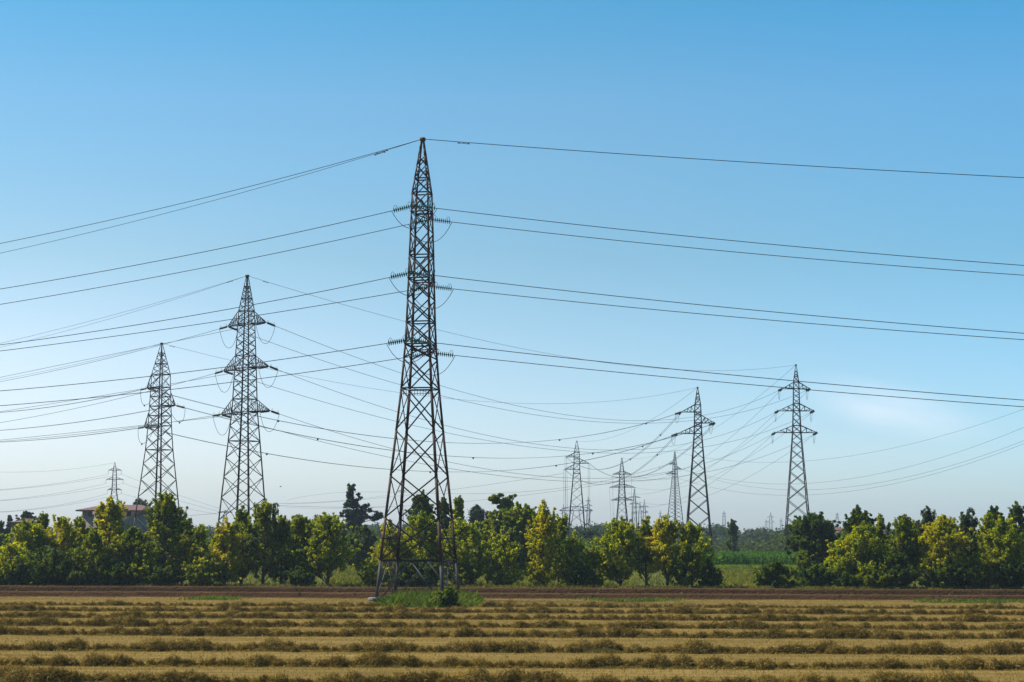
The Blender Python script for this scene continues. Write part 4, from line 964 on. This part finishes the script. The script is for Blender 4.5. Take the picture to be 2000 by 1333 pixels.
# distant woodland, thicket, corn, grass --------------------------------------------------
def mass(name, label, cat, px_range, Y_range, topf, n_cl, mat, per, leaf, seed, rad=(1.2, 2.6), low=0.0):
    r = np.random.default_rng(seed); px = r.uniform(*px_range, n_cl); Y = r.uniform(*Y_range, n_cl)
    tp = np.array([at(p, topf(p), y)[2] for p, y in zip(px, Y)]); X = np.array([gx(p, y) for p, y in zip(px, Y)])
    rc = r.uniform(*rad, n_cl); z = np.clip(tp * r.uniform(low, 1.0, n_cl) ** .6 - rc * .8, .2, None)
    c = np.stack([X, Y, z], 1); ra = np.stack([rc, rc, rc * .8], 1)
    v, f = leaves(c, ra, per, leaf, seed)
    tag(link(name, np_mesh(name, v, f, M[mat])), label, cat, kind='stuff')
wf = lambda p: 1028 + 5 * math.sin(p * .031) + 4 * math.sin(p * .083 + 1) + 3 * math.sin(p * .21)
mass('distant_woodland', 'hazy band of distant woods closing the plain', 'woodland', (-60, 2060), (560, 760), wf, 5200, 'wood_far', 14, .55, 51, rad=(1.5, 3.6))
mass('scrub_thicket', 'grey-green scrub behind the corn field', 'scrub', (-40, 2040), (335, 400), lambda p: 1048 + 6 * math.sin(p * .04) + 5 * math.sin(p * .13 + 2) + 4 * math.sin(p * .31), 2600, 'leaf_grey', 26, .28, 52, rad=(.8, 1.9))
mass('back_hedge', 'dark far hedge beyond the meadow on both sides', 'hedge', (-40, 1340), (250, 300), lambda p: 1050 + 8 * math.sin(p * .03) + 6 * math.sin(p * .11), 1500, 'leaf_dark', 42, .24, 53, rad=(.8, 1.8))
mass('right_back_hedge', 'dark far hedge behind the right-hand trees', 'hedge', (1640, 2040), (250, 290), lambda p: 1040 + 8 * math.sin(p * .03) + 6 * math.sin(p * .11), 520, 'leaf_dark', 42, .24, 54, rad=(.8, 1.8))
# corn field
r = np.random.default_rng(61); n = 42000
Yc = r.uniform(262, 332, n); Yc = np.where(r.uniform(size=n) < .6, 262 + (Yc - 262) * .25, Yc)
pc = r.uniform(1330, 1660, n); Xc = np.array([(p - 1000) / F_PX for p in pc]) * Yc
b_ = np.stack([Xc, np.round(Yc / .75) * .75, r.uniform(.0, 1.5, n)], 1)
v, f = blades(b_, (.5, .95), (.05, .12), (.1, .8), 62, bend=.55); v[:, 2] = np.minimum(v[:, 2], 2.15)
tag(link('corn_crop', np_mesh('corn_crop', v, f, M['corn'])), 'tall green corn crop beyond the grassy gap', 'corn', kind='stuff')
n = 9000; Yy = r.uniform(246, 261.5, n); py_ = r.uniform(1395, 1700, n); Xy = (py_ - 1000) / F_PX * Yy
v, f = blades(np.stack([Xy, Yy, 0 * Xy], 1), (.3, .75), (.05, .12), (.05, .7), 68)
tag(link('young_crop', np_mesh('young_crop', v, f, M['young'])), 'bright green low strip in front of the corn', 'crop', kind='stuff')
# meadow grass seen in the gaps
n = 90000; Ym = r.uniform(Y_MEAD + .3, 262, n); pm = r.uniform(-20, 2020, n); Xm = (pm - 1000) / F_PX * Ym
keep = ((pm > 640) & (pm < 780)) | ((pm > 900) & (pm < 1200)) | (pm > 1360) & (pm < 1720) | (r.uniform(size=n) < .35)
b_ = np.stack([Xm, Ym, 0 * Xm], 1)[keep]
v, f = blades(b_, (.25, .7), (.03, .08), (.05, .7), 63)
tag(link('meadow_grass', np_mesh('meadow_grass', v, f, M['meadow_blade'])), 'rough olive-green meadow grass behind the hedge', 'grass', kind='stuff')
# grass fringe along the hedge foot
n = 26000; pf = r.uniform(-20, 2020, n); Xf = (pf - 1000) / F_PX * 158; Yf = Y_MEAD - .6 + r.normal(0, .4, n) - 1.6 * np.clip(fbm(Xf * .35, 0 * Xf, 71), 0, 1.5) * r.uniform(0, 1, n)
v, f = blades(np.stack([Xf, Yf, 0 * Xf], 1), (.12, .42), (.02, .06), (.05, .8), 64)
tag(link('verge_grass', np_mesh('verge_grass', v, f, M['meadow_blade'])), 'thin weedy verge between brown soil and hedge', 'grass', kind='stuff')
# tall grass under the tall pylon
n = 26000
Xg = r.uniform(gx(725, 121), gx(945, 121), n); Yg = r.uniform(114.2, 130.5, n)
el_ = 1 - ((Xg - gx(836, 121)) / 3.25) ** 2 * (1 + .3 * fbm(Yg, Xg, 5)) - ((Yg - 121.8) / 7.2) ** 4
keep = el_ > r.uniform(-.3, .35, n); hh_ = np.clip(.45 + el_, .25, 1)[keep] * (1 + .35 * fbm(Xg[keep] * 2, Yg[keep] * 2, 77))
b_ = np.stack([Xg[keep], Yg[keep], 0 * Xg[keep]], 1)
v, f = blades(b_, (.35, 1.0), (.02, .045), (.02, .6), 65, bend=.35)
vv = v.reshape(-1, 5, 3); vv[:, :, 2] *= np.clip(hh_, .3, 1.25)[:, None]
tag(link('tall_grass', np_mesh('tall_grass', vv.reshape(-1, 3), f, M['grass'])), 'tall green grass growing between the legs of the tallest pylon', 'grass', kind='stuff')
# green weeds on the strip
n = 9000; Yw = r.uniform(126, 131.2, n); pw = np.concatenate([r.normal(1240, 60, n // 4), r.uniform(1780, 2010, n // 2), r.normal(420, 30, n - n // 4 - n // 2)])
Xw = (pw - 1000) / F_PX * Yw; kp = fbm(Xw * .8, Yw * 2, 33) > -.1
v, f = blades(np.stack([Xw, Yw, 0 * Xw], 1)[kp], (.1, .3), (.02, .05), (.1, .9), 66)
tag(link('field_weeds', np_mesh('field_weeds', v, f, M['grass'])), 'sparse green weeds along the edge of the ploughed soil', 'weeds', kind='stuff')

# clods scattered over the ploughed strip
nC = 9000; Yk = r.uniform(Y_SOIL - .6, Y_MEAD + .2, nC); Xk = r.uniform(-1, 1, nC) * .285 * Yk; zk = soilz(Xk, Yk); sz_ = np.clip(r.gamma(2.0, .022, nC), .015, .085)
oc = np.array([(1, 0, 0), (-1, 0, 0), (0, 1, 0), (0, -1, 0), (0, 0, 1), (0, 0, -.3)], float)
vk = (np.stack([Xk, Yk, zk], 1)[:, None, :] + oc[None] * r.uniform(.6, 1.4, (nC, 6, 1)) * np.array([1, 1, .6]) * sz_[:, None, None]).reshape(-1, 3)
ft = np.array([(0, 2, 4), (2, 1, 4), (1, 3, 4), (3, 0, 4), (2, 0, 5), (1, 2, 5), (3, 1, 5), (0, 3, 5)])
fk = (ft[None] + (np.arange(nC) * 6)[:, None, None]).reshape(-1, 3)
tag(link('soil_clods', np_mesh('soil_clods', vk, fk, M['soil'])), 'brown clods lying on the ploughed soil', 'soil', kind='stuff')
n = 6000; Yw = r.uniform(Y_SOIL, Y_MEAD, n); Xw = r.uniform(-1, 1, n) * .285 * Yw; kp = fbm(Xw * .5, Yw * 1.2, 91) > .35
v, f = blades(np.stack([Xw, Yw, soilz(Xw, Yw)], 1)[kp], (.08, .25), (.02, .04), (.3, 1.2), 92)
tag(link('dry_weeds', np_mesh('dry_weeds', v, f, M['stubble'])), 'dry straw scraps on the ploughed soil', 'weeds', kind='stuff')

# ------------------------------------------------------------------ house at left
def simple(name, stops, scale, rough=.85, stretch=(1, 1, 1)):
    m, n_, l, b = new_mat(name); t = n_.new('ShaderNodeTexCoord'); mp_ = n_.new('ShaderNodeMapping'); mp_.inputs['Scale'].default_value = stretch
    l.new(t.outputs['Object'], mp_.inputs[0]); no = n_.new('ShaderNodeTexNoise'); no.inputs['Scale'].default_value = scale; no.inputs['Detail'].default_value = 5
    l.new(mp_.outputs[0], no.inputs[0]); r_ = ramp(n_, stops); l.new(no.outputs[0], r_.inputs[0]); l.new(r_.outputs[0], b.inputs['Base Color'])
    b.inputs['Roughness'].default_value = rough; return m
M['plaster'] = simple('grey_plaster', [(.3, (.18, .145, .115)), (.7, (.25, .205, .16))], 1.5)
M['tiles'] = simple('red_roof_tiles', [(.3, (.11, .045, .034)), (.7, (.18, .075, .055))], 2.5, .8, (3, 1, 1))
M['pane'] = simple('dark_shuttered_window', [(.3, (.035, .030, .030)), (.7, (.07, .055, .05))], 3, .4)
M['brick_roof'] = simple('orange_roof', [(.3, (.22, .10, .06)), (.7, (.34, .17, .10))], 2)
def house(label, px0, px1, ridge_py, eave_py, Y, name='house', dep=11, wins=(), over=.9, mat='plaster'):
    xa, xb = at(px0, eave_py, Y)[0], at(px1, eave_py, Y)[0]; ze, zr = at(px0, eave_py, Y)[2], at(px0, ridge_py, Y)[2]
    cx_ = (xa + xb) / 2; root = empty(name, (cx_, Y, 0), label, 'house'); w = xb - xa
    mb = MB(); mb.box((0, dep / 2, ze / 2), (w, dep, ze)); wall = mb.build('wall', M[mat], root)
    v = [(-w / 2 - over, -over, ze), (w / 2 + over, -over, ze), (w / 2 + over, dep + over, ze), (-w / 2 - over, dep + over, ze),
         (-w / 2 + 2.2, dep / 2, zr), (w / 2 - 2.2, dep / 2, zr)]
    v += [(a_, b_, c_ - .22) for a_, b_, c_ in v[:4]]
    me = bpy.data.meshes.new('roof')
    me.from_pydata(v, [], [(0, 1, 5, 4), (1, 2, 5), (2, 3, 4, 5), (3, 0, 4), (6, 9, 8, 7), (0, 6, 7, 1), (1, 7, 8, 2), (2, 8, 9, 3), (3, 9, 6, 0)]); me.materials.append(M['tiles'])
    link('roof', me, root)
    for (wx, wy, ww, wh) in wins:
        p = at(wx, wy, Y); s_ = F_PX / Y; x_ = p[0] - cx_
        fr = MB(); hw_, hh2 = ww / s_ / 2, wh / s_ / 2
        fr.box((x_, -.02, p[2] + hh2 + .05), (hw_ * 2 + .3, .10, .10)); fr.box((x_, -.04, p[2] - hh2 - .05), (hw_ * 2 + .4, .16, .10))
        for sg in (-1, 1): fr.box((x_ + sg * (hw_ + .05), -.02, p[2]), (.10, .08, hh2 * 2))
        wo = fr.build('window', M['concrete'], root)
        pn = MB(); pn.box((x_, -.015, p[2]), (hw_ * 2, .04, hh2 * 2)); pn.build('shutter', M['pane'], wo)
    return root
house('two-storey grey house with a red tiled hip roof behind the left hedge', 161, 288, 985, 996.5, 300, dep=12,
      wins=[(176, 1004, 7, 10), (190, 1004, 7, 9), (252, 1003, 7, 10), (222, 1004, 6, 9), (196, 1024, 7, 10), (240, 1024, 7, 10)])
house('low cottage with an orange roof at the far left behind the hedge', 22, 60, 1013, 1020, 270, dep=8, over=.5, wins=[(35, 1026, 4, 5)])
house('small tan-roofed shed just right of the tallest pylon', 925, 962, 1058, 1064, 230, name='shed', dep=5, over=.3, wins=[(945, 1070, 5, 6)])
house('low pale farm building between the lone round tree and the right-hand hedge', 1622, 1668, 1030, 1036, 420, name='farm_building', dep=10, over=.5, wins=[(1640, 1042, 4, 3)])
# pole by the farm building
p = at(1651, 1020, 300); rt = empty('utility_pole', (p[0], 300, 0), 'dark wooden pole rising by the farm building at the right', 'pole')
mb = MB(); mb.tube([(0, 0, 0), (0, 0, p[2])], [.16, .12], 8); mb.build('post', M['bark_dark'], rt); mb = MB(); mb.bar((-.5, 0, p[2] - .3), (.5, 0, p[2] - .3), .1); mb.build('crossarm', M['bark_dark'], rt)
# bird
p = at(548, 951, 300); rt = empty('bird', p, 'tiny dark bird flying right of the second tallest pylon', 'bird')
mb = MB(); mb.blob((0, 0, 0), (.16, .05, .05)); mb.blob((.17, 0, .02), (.05, .035, .035)); mb.add([(-.14, -.03, 0), (-.28, -.05, .01), (-.28, .05, .01), (-.14, .03, 0)], [[0, 1, 2, 3]])
for sg in (-1, 1):
    mb.add([(.07, sg * .02, .02), (-.06, sg * .02, .02), (-.09, sg * .2, .10), (.04, sg * .2, .11)], [[0, 1, 2, 3]])
    mb.add([(.04, sg * .2, .11), (-.09, sg * .2, .10), (-.1, sg * .38, .06), (-.07, sg * .4, .06)], [[0, 1, 2, 3]])
mb.build('body', M['bark_dark'], rt, True)

# ------------------------------------------------------------------ haze
mb = MB(); mb.box((0, 1690, 29), (2900, 3460, 62)); hz_ = mb.build('haze', None)
hm = bpy.data.materials.new('haze'); hm.use_nodes = True; hn = hm.node_tree.nodes; hn.remove(hn['Principled BSDF'])
pv = hn.new('ShaderNodeVolumePrincipled'); pv.inputs['Color'].default_value = (.72, .85, 1, 1); pv.inputs['Density'].default_value = .00016; pv.inputs['Anisotropy'].default_value = .3
hm.node_tree.links.new(pv.outputs[0], hn['Material Output'].inputs['Volume']); hz_.data.materials.append(hm); tag(hz_, kind='stuff', label='thin summer haze over the plain', cat='haze')
